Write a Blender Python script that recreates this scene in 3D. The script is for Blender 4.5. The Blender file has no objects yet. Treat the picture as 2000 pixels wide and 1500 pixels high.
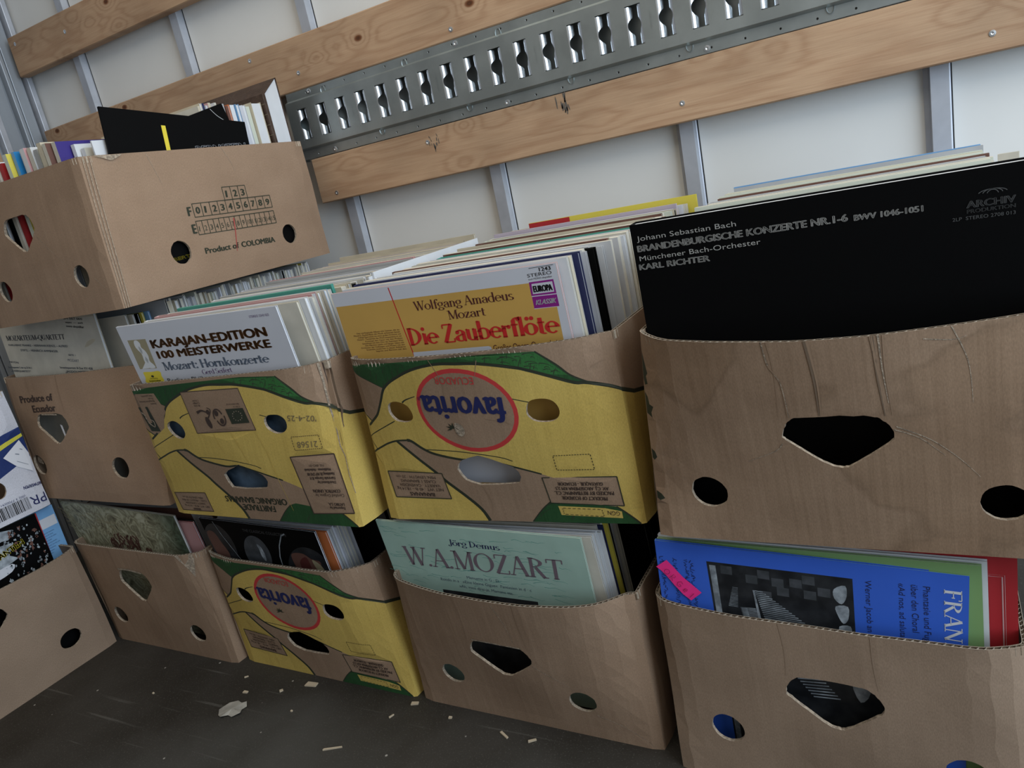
import bpy, math, random
import numpy as np
from mathutils import Vector, Matrix, noise
from mathutils.geometry import delaunay_2d_cdt

# ---------------- camera, world, lights, exposure ----------------
C = bpy.context.scene.collection
sc = bpy.context.scene
CAM, RGT, UPV, FWD = (0.88386,-0.71698,0.73887), (0.87400,0.44356,-0.19843), (0.04933,0.32525,0.94434), (-0.48341,0.83515,-0.26239)
cam = bpy.data.cameras.new('camera'); cam.sensor_width = 36.0; cam.sensor_fit = 'HORIZONTAL'
cam.lens = 1431.457*36.0/2000.0; cam.clip_start = .02
co = bpy.data.objects.new('camera', cam); C.objects.link(co); sc.camera = co
co.matrix_world = Matrix(((RGT[0],UPV[0],-FWD[0],CAM[0]),(RGT[1],UPV[1],-FWD[1],CAM[1]),(RGT[2],UPV[2],-FWD[2],CAM[2]),(0,0,0,1)))
sc.view_settings.view_transform = 'Standard'; sc.view_settings.look = 'None'
sc.view_settings.gamma = 1.0; sc.view_settings.use_curve_mapping = False
sc.view_settings.exposure = 0.0
w = bpy.data.worlds.new('world'); sc.world = w; w.use_nodes = True
bg = w.node_tree.nodes['Background']; bg.inputs[0].default_value = (.62, .74, 1.0, 1); bg.inputs[1].default_value = .16
def area(name, loc, target, sx, sy, power, col):
    l = bpy.data.lights.new(name, 'AREA'); l.shape = 'RECTANGLE'; l.size = sx; l.size_y = sy; l.energy = power; l.color = col
    o = bpy.data.objects.new(name, l); C.objects.link(o); o.location = loc
    o.rotation_euler = (Vector(target)-Vector(loc)).to_track_quat('-Z', 'Y').to_euler(); return o
area('rear_doorway_daylight', (2.55, -.60, 1.25), (0, .1, .75), 1.8, 1.9, 66, (.72, .86, 1.0))      # daylight through the open rear
area('translucent_roof_light', (.9, -.45, 2.25), (.9, -.45, 0), 2.8, 1.8, 27, (1.0, .89, .72))      # the truck's translucent roof
# ---------------- materials ----------------
def mat(name, col, rough=.7, metal=0., spec=.4, noise_amt=0., nscale=20., bump=0., bscale=200., stretch=None, col2=None, nlow=.4, nhigh=.65, coat=0.):
    m = bpy.data.materials.new(name); m.use_nodes = True; nt = m.node_tree; n = nt.nodes; L = nt.links
    b = n['Principled BSDF']; b.inputs['Base Color'].default_value = (*col, 1)
    b.inputs['Roughness'].default_value = rough; b.inputs['Metallic'].default_value = metal
    b.inputs['Specular IOR Level'].default_value = spec; b.inputs['Coat Weight'].default_value = coat
    tc = n.new('ShaderNodeTexCoord'); mp = n.new('ShaderNodeMapping'); L.new(tc.outputs['Object'], mp.inputs[0])
    if stretch: mp.inputs['Scale'].default_value = stretch
    if noise_amt or col2:
        t = n.new('ShaderNodeTexNoise'); t.inputs['Scale'].default_value = nscale; t.inputs['Detail'].default_value = 6
        L.new(mp.outputs[0], t.inputs[0]); r = n.new('ShaderNodeValToRGB'); L.new(t.outputs[0], r.inputs[0])
        c2 = col2 or tuple(c*(1-noise_amt) for c in col)
        r.color_ramp.elements[0].position = nlow; r.color_ramp.elements[1].position = nhigh
        r.color_ramp.elements[0].color = (*c2, 1); r.color_ramp.elements[1].color = (*col, 1)
        L.new(r.outputs[0], b.inputs['Base Color'])
    if bump:
        t = n.new('ShaderNodeTexNoise'); t.inputs['Scale'].default_value = bscale; t.inputs['Detail'].default_value = 3
        L.new(mp.outputs[0], t.inputs[0]); u = n.new('ShaderNodeBump'); u.inputs['Strength'].default_value = bump; u.inputs['Distance'].default_value = .002
        L.new(t.outputs[0], u.inputs['Height']); L.new(u.outputs[0], b.inputs['Normal'])
    return m
def board_mat(name, col, dark, flute=.25, stain=0.):
    """kraft board: mottled fibres, soft stains, faint upright flutes that show through the liner; the print uses it too"""
    m = bpy.data.materials.new(name); m.use_nodes = True; nt = m.node_tree; n = nt.nodes; L = nt.links
    b = n['Principled BSDF']; b.inputs['Roughness'].default_value = .72; b.inputs['Specular IOR Level'].default_value = .25
    uv = n.new('ShaderNodeAttribute'); uv.attribute_name = 'sheet'
    def nz(scale, det, sx=1, sy=1):
        mp = n.new('ShaderNodeMapping'); mp.inputs['Scale'].default_value = (sx, sy, 1); L.new(uv.outputs['Vector'], mp.inputs[0])
        t = n.new('ShaderNodeTexNoise'); t.inputs['Scale'].default_value = scale; t.inputs['Detail'].default_value = det; L.new(mp.outputs[0], t.inputs[0]); return t
    a = nz(14, 8); r = n.new('ShaderNodeValToRGB'); L.new(a.outputs[0], r.inputs[0])
    r.color_ramp.elements[0].position = .3; r.color_ramp.elements[1].position = .68
    r.color_ramp.elements[0].color = (*dark, 1); r.color_ramp.elements[1].color = (*col, 1)
    f = nz(900, 2, 1, .35); mx = n.new('ShaderNodeMix'); mx.data_type = 'RGBA'; mx.blend_type = 'MULTIPLY'
    fr = n.new('ShaderNodeMapRange'); fr.inputs[1].default_value = .3; fr.inputs[2].default_value = .7; fr.inputs[3].default_value = .86; fr.inputs[4].default_value = 1.08
    L.new(f.outputs[0], fr.inputs[0]); mx.inputs[0].default_value = 1; L.new(r.outputs[0], mx.inputs[6]); L.new(fr.outputs[0], mx.inputs[7])
    out = mx.outputs[2]
    if stain:   # tide marks with a darker edge
        s = nz(5.5, 3); q = n.new('ShaderNodeValToRGB'); L.new(s.outputs[0], q.inputs[0]); e = q.color_ramp.elements
        e[0].position = .0; e[0].color = (1, 1, 1, 1); e[1].position = .50; e[1].color = (1, 1, 1, 1)
        for p, v in ((.520, 1-stain*1.1), (.54, 1-stain*.45), (1., 1-stain*.35)):
            k = e.new(p); k.color = (v, v*.98, v*.95, 1)
        m2 = n.new('ShaderNodeMix'); m2.data_type = 'RGBA'; m2.blend_type = 'MULTIPLY'; m2.inputs[0].default_value = 1
        L.new(out, m2.inputs[6]); L.new(q.outputs[0], m2.inputs[7]); out = m2.outputs[2]
    L.new(out, b.inputs['Base Color'])
    g = nz(60, 2, 1.6, .06); h = nz(9, 4); ad = n.new('ShaderNodeMath'); ad.operation = 'ADD'; L.new(g.outputs[0], ad.inputs[0]); L.new(h.outputs[0], ad.inputs[1])
    bp = n.new('ShaderNodeBump'); bp.inputs['Strength'].default_value = flute; bp.inputs['Distance'].default_value = .004
    L.new(ad.outputs[0], bp.inputs['Height']); L.new(bp.outputs[0], b.inputs['Normal'])
    return m
def wood_mat(name, seed):
    m = bpy.data.materials.new(name); m.use_nodes = True; nt = m.node_tree; n = nt.nodes; L = nt.links
    b = n['Principled BSDF']; b.inputs['Roughness'].default_value = .6; b.inputs['Specular IOR Level'].default_value = .25
    tc = n.new('ShaderNodeTexCoord')
    def M(op, a, b_=None, c=None):
        k = n.new('ShaderNodeMath'); k.operation = op
        for i, v in enumerate((a, b_, c)):
            if v is None: continue
            if isinstance(v, (int, float)): k.inputs[i].default_value = v
            else: L.new(v, k.inputs[i])
        return k.outputs[0]
    mp = n.new('ShaderNodeMapping'); mp.inputs['Location'].default_value = (seed*3.1, 0, seed*1.7); mp.inputs['Scale'].default_value = (8.5, 0, 14); L.new(tc.outputs['Object'], mp.inputs[0])
    vo = n.new('ShaderNodeTexVoronoi'); vo.inputs['Scale'].default_value = 1; vo.inputs['Randomness'].default_value = 1; L.new(mp.outputs[0], vo.inputs[0])
    mk = n.new('ShaderNodeMapping'); mk.inputs['Location'].default_value = (seed*3.1, 0, seed*1.7); mk.inputs['Scale'].default_value = (8.5, 0, 14)
    kn = vo.outputs['Distance']
    bend = M('MULTIPLY', M('POWER', M('SUBTRACT', 1.0, M('MINIMUM', kn, 1.0)), 4), .9)
    mg = n.new('ShaderNodeMapping'); mg.inputs['Scale'].default_value = (1.4, 1, 22); mg.inputs['Location'].default_value = (seed, 0, seed*5); L.new(tc.outputs['Object'], mg.inputs[0])
    tn = n.new('ShaderNodeTexNoise'); tn.inputs['Scale'].default_value = 1.0; tn.inputs['Detail'].default_value = 2; L.new(mg.outputs[0], tn.inputs[0])
    ring = M('SINE', M('MULTIPLY', M('ADD', tn.outputs[0], bend), 34))
    ring = M('POWER', M('MULTIPLY_ADD', ring, .5, .5), 2.2)
    mf = n.new('ShaderNodeMapping'); mf.inputs['Scale'].default_value = (14, 1, 420); L.new(tc.outputs['Object'], mf.inputs[0])
    fi = n.new('ShaderNodeTexNoise'); fi.inputs['Scale'].default_value = 1; fi.inputs['Detail'].default_value = 4; L.new(mf.outputs[0], fi.inputs[0])
    v = M('ADD', M('MULTIPLY', ring, .30), M('MULTIPLY', fi.outputs[0], .75))
    r = n.new('ShaderNodeValToRGB'); L.new(v, r.inputs[0]); e = r.color_ramp.elements
    e[0].position = .18; e[0].color = (.50, .335, .210, 1); e[1].position = .95; e[1].color = (.34, .195, .112, 1)
    k = n.new('ShaderNodeValToRGB'); L.new(kn, k.inputs[0]); e = k.color_ramp.elements
    e[0].position = .04; e[0].color = (.22, .13, .09, 1); e[1].position = .10; e[1].color = (1, 1, 1, 1); z = e.new(.066); z.color = (.40, .23, .15, 1)
    mx = n.new('ShaderNodeMix'); mx.data_type = 'RGBA'; mx.blend_type = 'MULTIPLY'; mx.inputs[0].default_value = 1
    L.new(r.outputs[0], mx.inputs[6]); L.new(k.outputs[0], mx.inputs[7])
    ms = n.new('ShaderNodeMapping'); ms.inputs['Scale'].default_value = (3, 3, 6); ms.inputs['Location'].default_value = (seed*7, 0, 0); L.new(tc.outputs['Object'], ms.inputs[0])
    st = n.new('ShaderNodeTexNoise'); st.inputs['Detail'].default_value = 5; st.inputs['Scale'].default_value = 1.5; L.new(ms.outputs[0], st.inputs[0])
    sr = n.new('ShaderNodeMapRange'); sr.inputs[1].default_value = .35; sr.inputs[2].default_value = .6; sr.inputs[3].default_value = .80; sr.inputs[4].default_value = 1; L.new(st.outputs[0], sr.inputs[0])
    m2 = n.new('ShaderNodeMix'); m2.data_type = 'RGBA'; m2.blend_type = 'MULTIPLY'; m2.inputs[0].default_value = 1
    L.new(mx.outputs[2], m2.inputs[6]); L.new(sr.outputs[0], m2.inputs[7]); L.new(m2.outputs[2], b.inputs['Base Color'])
    bp = n.new('ShaderNodeBump'); bp.inputs['Strength'].default_value = .25; bp.inputs['Distance'].default_value = .001; L.new(fi.outputs[0], bp.inputs['Height']); L.new(bp.outputs[0], b.inputs['Normal'])
    return m
M = {}
M['kraft'] = board_mat('kraft_board', (.325,.218,.145), (.280,.184,.120), flute=.12)
M['kraft_grey'] = board_mat('grey_kraft_board', (.305,.215,.150), (.265,.185,.128), flute=.07)
M['kraft_stained'] = board_mat('stained_kraft_board', (.340,.228,.150), (.280,.183,.118), flute=.15, stain=.18)
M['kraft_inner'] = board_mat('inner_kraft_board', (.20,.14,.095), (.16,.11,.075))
M['flute'] = mat('flute_edge', (.52,.43,.33), .8, noise_amt=.3, nscale=300)
M['edge'] = mat('cut_board_edge', (.44,.35,.26), .85, noise_amt=.45, nscale=260, bump=.6, bscale=500)
M['yellow'] = board_mat('yellow_print_board', (.60,.43,.115), (.54,.38,.095), flute=.15)
M['green'] = board_mat('green_print_board', (.024,.082,.026), (.018,.062,.021))
M['green_light'] = board_mat('light_green_print_board', (.038,.150,.040), (.028,.105,.030))
M['ink'] = mat('black_green_ink', (.030,.035,.022), .6, spec=.3)
M['ink_brown'] = mat('brown_black_ink', (.055,.035,.028), .65, spec=.3)
M['ink_faint'] = mat('faded_ink', (.16,.12,.07), .65, spec=.3)
M['red_print'] = mat('red_print', (.52,.045,.045), .6, spec=.3)
M['navy_print'] = mat('navy_print', (.018,.022,.095), .6, spec=.3)
M['white_board'] = board_mat('white_print_board', (.60,.60,.66), (.52,.52,.58))
M['navy_board'] = board_mat('navy_print_board', (.020,.040,.155), (.016,.032,.13))
M['yellow_band'] = board_mat('yellow_band_board', (.62,.56,.07), (.55,.50,.06))
M['paper'] = mat('white_paper', (.66,.66,.70), .6)
M['cream'] = mat('cream_card', (.62,.585,.50), .65, noise_amt=.12, nscale=30)
M['aged'] = mat('aged_cream_card', (.60,.53,.40), .65, noise_amt=.2, nscale=12)
M['white_card'] = mat('white_card', (.68,.69,.71), .5, noise_amt=.06, nscale=20)
M['grey_card'] = mat('grey_card', (.40,.41,.42), .5, noise_amt=.1, nscale=20)
M['silver_card'] = mat('silver_grey_card', (.57,.58,.63), .38, noise_amt=.05, nscale=8)
M['gold_card'] = mat('ochre_gold_card', (.56,.335,.085), .42, noise_amt=.08, nscale=10)
M['mint_card'] = mat('mint_green_card', (.38,.54,.46), .45, noise_amt=.10, nscale=18, bump=.25, bscale=40)
M['blue_card'] = mat('blue_card', (.045,.14,.66), .35, noise_amt=.10, nscale=8, spec=.5)
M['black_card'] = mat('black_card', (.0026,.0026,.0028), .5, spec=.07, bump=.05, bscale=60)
M['navy_card'] = mat('navy_card', (.020,.025,.085), .5)
M['teal_card'] = mat('teal_card', (.06,.27,.22), .5)
M['red_card'] = mat('red_card', (.40,.025,.03), .45)
M['green_card'] = mat('leaf_green_card', (.21,.36,.14), .5)
M['orange_card'] = mat('orange_card', (.60,.17,.05), .5)
M['sky_card'] = mat('sky_blue_card', (.17,.36,.62), .45, noise_amt=.1, nscale=30)
M['yellow_card'] = mat('yellow_card', (.66,.55,.08), .5)
M['brown_card'] = mat('brown_card', (.13,.06,.045), .5)
M['pink_card'] = mat('pink_card', (.55,.30,.30), .5)
M['lilac_card'] = mat('lilac_card', (.42,.36,.42), .4)
M['purple_card'] = mat('purple_card', (.045,.03,.20), .45)
M['azure_card'] = mat('azure_card', (.02,.20,.46), .45)
M['green_pale'] = mat('pale_green_card', (.56,.59,.50), .5)
M['slate_ink'] = mat('slate_ink', (.10,.125,.17), .5)
M['foil_ink'] = mat('bronze_foil_ink', (.20,.085,.025), .38, metal=.35, noise_amt=.45, nscale=25)
M['violet_ink'] = mat('violet_ink', (.12,.06,.16), .5)
M['maroon_ink'] = mat('dark_maroon_ink', (.085,.020,.018), .5)
M['crimson_ink'] = mat('crimson_ink', (.50,.022,.020), .5)
M['magenta'] = mat('magenta_ink', (.23,.015,.20), .45)
M['black_ink'] = mat('black_ink', (.015,.014,.016), .5)
M['mauve_ink'] = mat('mauve_grey_ink', (.17,.125,.15), .5)
M['silver_ink'] = mat('silver_ink', (.36,.35,.33), .45)
M['dim_ink'] = mat('dim_silver_ink', (.07,.07,.07), .5)
M['sepia'] = mat('sepia_grey', (.30,.26,.16), .5)
M['badge'] = mat('badge_yellow', (.72,.58,.05), .45)
M['photo_dark'] = mat('dark_photograph', (.030,.032,.036), .35, col2=(.012,.013,.015), nscale=40)
M['photo_mid'] = mat('mid_photograph', (.075,.08,.09), .4, col2=(.045,.05,.055), nscale=60)
M['photo_light'] = mat('light_photograph', (.40,.44,.48), .4, col2=(.16,.18,.20), nscale=70)
M['photo_blue'] = mat('blue_photograph', (.16,.24,.34), .35, col2=(.012,.022,.035), nscale=14)
M['far_side'] = mat('far_side_panelling', (.26,.24,.22), .7)
M['note'] = mat('pink_sticky_paper', (.92,.035,.26), .6)
M['ink_red'] = mat('pen_ink', (.30,.02,.09), .5)
M['steel'] = mat('galvanised_steel', (.42,.455,.45), .38, metal=.8, noise_amt=.2, nscale=14, bump=.08, bscale=60)
M['zinc'] = mat('zinc_and_lit_lips', (.70,.73,.76), .26, metal=.9)
M['alu'] = mat('dull_aluminium', (.50,.52,.57), .5, metal=.45, noise_amt=.12, nscale=25)
M['alu_dark'] = mat('end_wall_aluminium', (.36,.39,.43), .5, metal=.45, noise_amt=.15, nscale=10, stretch=(1,1,.15))
M['panel'] = mat('white_laminate', (.75,.745,.72), .42, spec=.4, noise_amt=.05, nscale=3, bump=.06, bscale=25)
M['dark_gap'] = mat('dark_gap', (.03,.03,.03), .9)
M['dirt'] = mat('dark_smear', (.10,.09,.08), .8)
# ---------------- object helpers ----------------
def mesh_obj(name, verts, faces, mats, parent=None, mi=None, smooth=False, sheet=None):
    me = bpy.data.meshes.new(name); me.from_pydata([tuple(map(float, v)) for v in verts], [], faces)
    for m in (mats if isinstance(mats, (list, tuple)) else [mats]): me.materials.append(m)
    if mi is not None: me.polygons.foreach_set('material_index', np.array(mi, 'i'))
    if smooth: me.polygons.foreach_set('use_smooth', np.ones(len(faces), bool))
    if sheet is not None:
        a = me.attributes.new('sheet', 'FLOAT_VECTOR', 'POINT'); a.data.foreach_set('vector', np.array(sheet, 'f').ravel())
    me.update(); o = bpy.data.objects.new(name, me); C.objects.link(o)
    if parent: o.parent = parent
    return o
def tag(o, label=None, cat=None, group=None, kind=None):
    if label: o['label'] = label
    if cat: o['category'] = cat
    if group: o['group'] = group
    if kind: o['kind'] = kind
    return o
def empty(name, loc, label=None, cat=None, group=None):
    o = bpy.data.objects.new(name, None); C.objects.link(o); o.location = loc; o.empty_display_size = .05
    return tag(o, label, cat, group)
def boxes(bl):
    """bl: list of (x0,y0,z0,x1,y1,z1,matindex)"""
    V, F, MI = [], [], []
    for x0, y0, z0, x1, y1, z1, m in bl:
        b = len(V); V += [(x0,y0,z0),(x1,y0,z0),(x1,y1,z0),(x0,y1,z0),(x0,y0,z1),(x1,y0,z1),(x1,y1,z1),(x0,y1,z1)]
        for f in ((0,3,2,1),(4,5,6,7),(0,1,5,4),(1,2,6,5),(2,3,7,6),(3,0,4,7)): F.append(tuple(b+i for i in f)); MI.append(m)
    return V, F, MI
def box_obj(name, bl, mats, parent=None, bevel=0):
    V, F, MI = boxes(bl); o = mesh_obj(name, V, F, mats, parent, MI)
    if bevel:
        md = o.modifiers.new('bevel', 'BEVEL'); md.width = bevel; md.segments = 2; md.limit_method = 'ANGLE'
    return o
# ---------------- plane figures ----------------
def clip(poly, x0, x1, y0, y1):
    def cut(P, f, inter):
        out = []
        for i in range(len(P)):
            a, b = P[i-1], P[i]; fa, fb = f(a), f(b)
            if fa != fb: out.append(inter(a, b))
            if fb: out.append(b)
        return out
    def ix(c): return lambda a, b: (c, a[1]+(b[1]-a[1])*(c-a[0])/(b[0]-a[0]))
    def iy(c): return lambda a, b: (a[0]+(b[0]-a[0])*(c-a[1])/(b[1]-a[1]), c)
    for f, g in ((lambda p: p[0] >= x0, ix(x0)), (lambda p: p[0] <= x1, ix(x1)), (lambda p: p[1] >= y0, iy(y0)), (lambda p: p[1] <= y1, iy(y1))):
        if not poly: break
        poly = cut(poly, f, g)
    return poly
def inside(poly, P):
    x, y = P[:, 0], P[:, 1]; r = np.zeros(len(P), bool); n = len(poly)
    for i in range(n):
        (xa, ya), (xb, yb) = poly[i-1], poly[i]
        if ya == yb: continue
        c = (ya > y) != (yb > y); r ^= c & (x < (xb-xa)*(y-ya)/(yb-ya)+xa)
    return r
def paint(x0, x1, y0, y1, regions, holes=(), step=.02):
    """planar subdivision of a rectangle: returns verts2d, triangles, index of the topmost region, boundary bookkeeping"""
    V = []; E = []
    nx = max(1, round((x1-x0)/step)); ny = max(1, round((y1-y0)/step))
    for i in range(nx+1):
        for j in range(ny+1):
            e = 0 if (i in (0, nx) or j in (0, ny)) else step*.12
            V.append((x0+(x1-x0)*i/nx+random.uniform(-e, e), y0+(y1-y0)*j/ny+random.uniform(-e, e)))
    loops = [clip(list(h), x0, x1, y0, y1) for h in holes]; regs = [(clip(list(p), x0, x1, y0, y1), m) for p, m in regions]
    for lp in loops+[r[0] for r in regs]+[[(x0,y0),(x1,y0),(x1,y1),(x0,y1)]]:
        if len(lp) < 3: continue
        b = len(V); V += [tuple(map(float, q)) for q in lp]; E += [(b+i, b+(i+1) % len(lp)) for i in range(len(lp))]
    v, e, f, *_ = delaunay_2d_cdt([Vector(q) for q in V], E, [], 0, 1e-6)
    v = np.array([tuple(q) for q in v]); f = [tuple(t) for t in f]
    ce = np.array([v[list(t)].mean(0) for t in f])
    keep = (ce[:, 0] > x0) & (ce[:, 0] < x1) & (ce[:, 1] > y0) & (ce[:, 1] < y1)
    for lp in loops:
        if len(lp) > 2: keep &= ~inside(lp, ce)
    mi = np.zeros(len(f), int)
    for lp, m in regs:
        if len(lp) > 2: mi[inside(lp, ce)] = m
    F = [t for t, k in zip(f, keep) if k]; return v, F, mi[keep]
def ellipse(cx, cy, a, b, rot=0, n=36, k0=0, k1=360, jag=0):
    r = math.radians(rot); out = []
    for i in range(n):
        t = math.radians(k0+(k1-k0)*i/n); q = 1+random.uniform(-jag, jag)
        x, y = a*q*math.cos(t), b*q*math.sin(t); out.append((cx+x*math.cos(r)-y*math.sin(r), cy+x*math.sin(r)+y*math.cos(r)))
    return out
def spline(P, n=6, closed=False):
    out = []; N = len(P); rng = range(N if closed else N-1)
    for i in rng:
        p0, p1, p2, p3 = (P[(i-1) % N] if closed or i > 0 else P[0]), P[i], P[(i+1) % N], (P[(i+2) % N] if closed or i+2 < N else P[-1])
        for k in range(n):
            t = k/n; out.append(tuple(.5*((2*p1[j])+(-p0[j]+p2[j])*t+(2*p0[j]-5*p1[j]+4*p2[j]-p3[j])*t*t+(-p0[j]+3*p1[j]-3*p2[j]+p3[j])*t**3) for j in (0, 1)))
    if not closed: out.append(P[-1])
    return out
def stroke(P, w, w2=None):
    """closed ribbon around a polyline, width w (tapering to w2)"""
    w2 = w if w2 is None else w2; n = len(P); Lf, Rt = [], []
    for i, p in enumerate(P):
        a, b = P[max(0, i-1)], P[min(n-1, i+1)]; dx, dy = b[0]-a[0], b[1]-a[1]; l = math.hypot(dx, dy) or 1
        k = (w+(w2-w)*i/max(1, n-1))/2; Lf.append((p[0]-dy/l*k, p[1]+dx/l*k)); Rt.append((p[0]+dy/l*k, p[1]-dx/l*k))
    return Lf+Rt[::-1]
# ---------------- lettering ----------------
_tc = {}
def glyphs_sans(s, bold=0.):
    key = (s, bold)
    if key not in _tc:
        cu = bpy.data.curves.new('t', 'FONT'); cu.body = s; cu.size = 1; cu.offset = bold; cu.resolution_u = 3
        o = bpy.data.objects.new('t', cu); C.objects.link(o); bpy.context.view_layer.update()
        me = bpy.data.meshes.new_from_object(o.evaluated_get(bpy.context.evaluated_depsgraph_get()))
        v = np.array([q.co[:2] for q in me.vertices]).reshape(-1, 2); f = [tuple(p.vertices) for p in me.polygons]
        bpy.data.objects.remove(o); bpy.data.curves.remove(cu); bpy.data.meshes.remove(me)
        _tc[key] = (v, f)
    v, f = _tc[key]; x0, x1 = v[:, 0].min(), v[:, 0].max()
    return (v-[x0, 0])/[x1-x0, .73], f          # width 1, capital height 1
SER = {
'A':(.74,'T.35,1,.66,0 t.34,1,.07,0 t.17,.36,.54,.36 s.07,0 s.66,0'),'D':(.76,'T.14,0,.14,1 a.14,.5,.5,.5,-90,90 s.14,0 s.14,1'),
'E':(.66,'T.14,0,.14,1 t.14,.98,.54,.98 t.14,.52,.42,.52 t.14,.02,.58,.02 v.55,.9 v.59,.1 v.43,.52 s.12,0 s.12,1'),'F':(.6,'T.14,0,.14,1 t.14,.98,.54,.98 t.14,.52,.42,.52 v.55,.9 v.43,.52 s.14,0 s.12,1'),
'G':(.84,'a.45,.5,.38,.5,40,320 T.72,.06,.72,.42 s.72,.42 v.72,.85'),'H':(.8,'T.14,0,.14,1 T.64,0,.64,1 t.14,.52,.64,.52 s.14,0 s.14,1 s.64,0 s.64,1'),
'J':(.44,'T.3,.05,.3,1 a.16,.05,.14,.22,190,360 s.3,1 d.05,.0'),'K':(.74,'T.14,0,.14,1 t.16,.4,.56,1 T.28,.56,.62,0 s.14,0 s.14,1 s.56,1 s.64,0'),
'M':(.92,'t.12,0,.12,1 T.14,1,.45,.04 t.45,.04,.76,1 T.78,1,.78,0 s.12,0 s.78,0 s.08,1 s.82,1'),'N':(.8,'t.12,0,.12,1 T.12,1,.65,0 t.65,0,.65,1 s.12,0 s.65,1 s.08,1'),
'O':(.86,'a.43,.5,.36,.5,0,360'),'Q':(.86,'a.43,.5,.36,.5,0,360 T.42,.12,.74,-.2'),'R':(.72,'T.14,0,.14,1 a.14,.76,.38,.24,-90,90 T.3,.52,.62,0 s.14,0 s.14,1 s.66,0'),
'S':(.6,'a.3,.75,.21,.25,30,270 a.3,.25,.24,.25,-150,90 v.49,.86 v.09,.16'),'T':(.7,'T.35,0,.35,1 t.04,.98,.66,.98 v.05,.9 v.65,.9 s.35,0'),
'U':(.78,'T.14,.3,.14,1 a.38,.3,.24,.3,180,360 t.62,.3,.62,1 s.14,1 s.62,1'),'W':(1.02,'T.06,1,.3,0 t.3,0,.5,.95 T.46,1,.72,0 t.72,0,.94,1 s.06,1 s.94,1 s.46,1'),
'Z':(.68,'t.08,.98,.58,.98 T.56,1,.1,0 t.1,.02,.6,.02 v.09,.88 v.6,.12'),
'a':(.56,'T.44,.02,.44,.44 a.27,.44,.17,.2,0,150 a.27,.18,.2,.19,80,290 t.27,.37,.44,.38 d.13,.5 t.44,.02,.54,.02'),'b':(.62,'T.12,0,.12,1 a.3,.32,.25,.32,-160,160 t.04,.98,.14,.98'),
'd':(.64,'T.5,0,.5,1 a.31,.32,.25,.32,20,340 t.4,.98,.5,.98 t.5,.02,.6,.02'),'e':(.58,'a.3,.32,.24,.32,0,315 t.08,.36,.54,.36'),
'f':(.4,'T.2,0,.2,.78 a.36,.78,.16,.22,50,180 t.05,.62,.4,.62 s.2,0 d.44,.9'),'g':(.58,'a.27,.42,.2,.22,0,360 a.28,-.1,.23,.17,0,360 t.15,.2,.14,.07 t.42,.56,.55,.62'),
'i':(.29,'T.15,0,.15,.62 s.15,0 t.05,.61,.15,.61 d.14,.87'),'k':(.6,'T.12,0,.12,1 t.14,.26,.42,.6 T.22,.38,.48,0 s.12,0 s.44,.62 s.5,0 t.03,.98,.12,.98'),
'l':(.28,'T.14,0,.14,1 s.14,0 t.04,.98,.14,.98'),'m':(.88,'T.13,0,.13,.62 T.43,0,.43,.45 T.73,0,.73,.45 a.28,.43,.15,.2,0,180 a.58,.43,.15,.2,0,180 s.13,0 s.43,0 s.73,0 t.03,.61,.13,.61'),
'n':(.6,'T.13,0,.13,.62 T.46,0,.46,.45 a.295,.43,.165,.2,0,180 s.13,0 s.46,0 t.03,.61,.13,.61'),'h':(.6,'T.13,0,.13,1 T.46,0,.46,.45 a.295,.43,.165,.2,0,180 s.13,0 s.46,0 t.03,.98,.13,.98'),
'o':(.6,'a.3,.32,.24,.32,0,360'),'\u00f6':(.6,'a.3,.32,.24,.32,0,360 d.19,.87 d.41,.87'),'r':(.44,'T.13,0,.13,.62 a.3,.42,.17,.2,60,180 s.13,0 d.38,.54 t.03,.61,.13,.61'),
's':(.44,'a.22,.47,.15,.16,30,270 a.22,.16,.17,.16,-150,90'),'t':(.4,'T.18,.12,.18,.85 a.3,.13,.12,.13,180,310 t.04,.61,.37,.61'),
'u':(.62,'T.13,.2,.13,.62 a.3,.2,.17,.2,180,360 T.47,0,.47,.62 t.03,.61,.13,.61 t.37,.61,.47,.61 t.47,.02,.57,.02'),
'z':(.5,'t.06,.61,.42,.61 T.42,.62,.07,0 t.06,.02,.44,.02 v.07,.54 v.44,.1'),'.':(.24,'d.1,.06'),':':(.28,'d.13,.07 d.13,.55'),'-':(.42,'T.05,.36,.36,.36'),' ':(.26,''),
}
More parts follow.
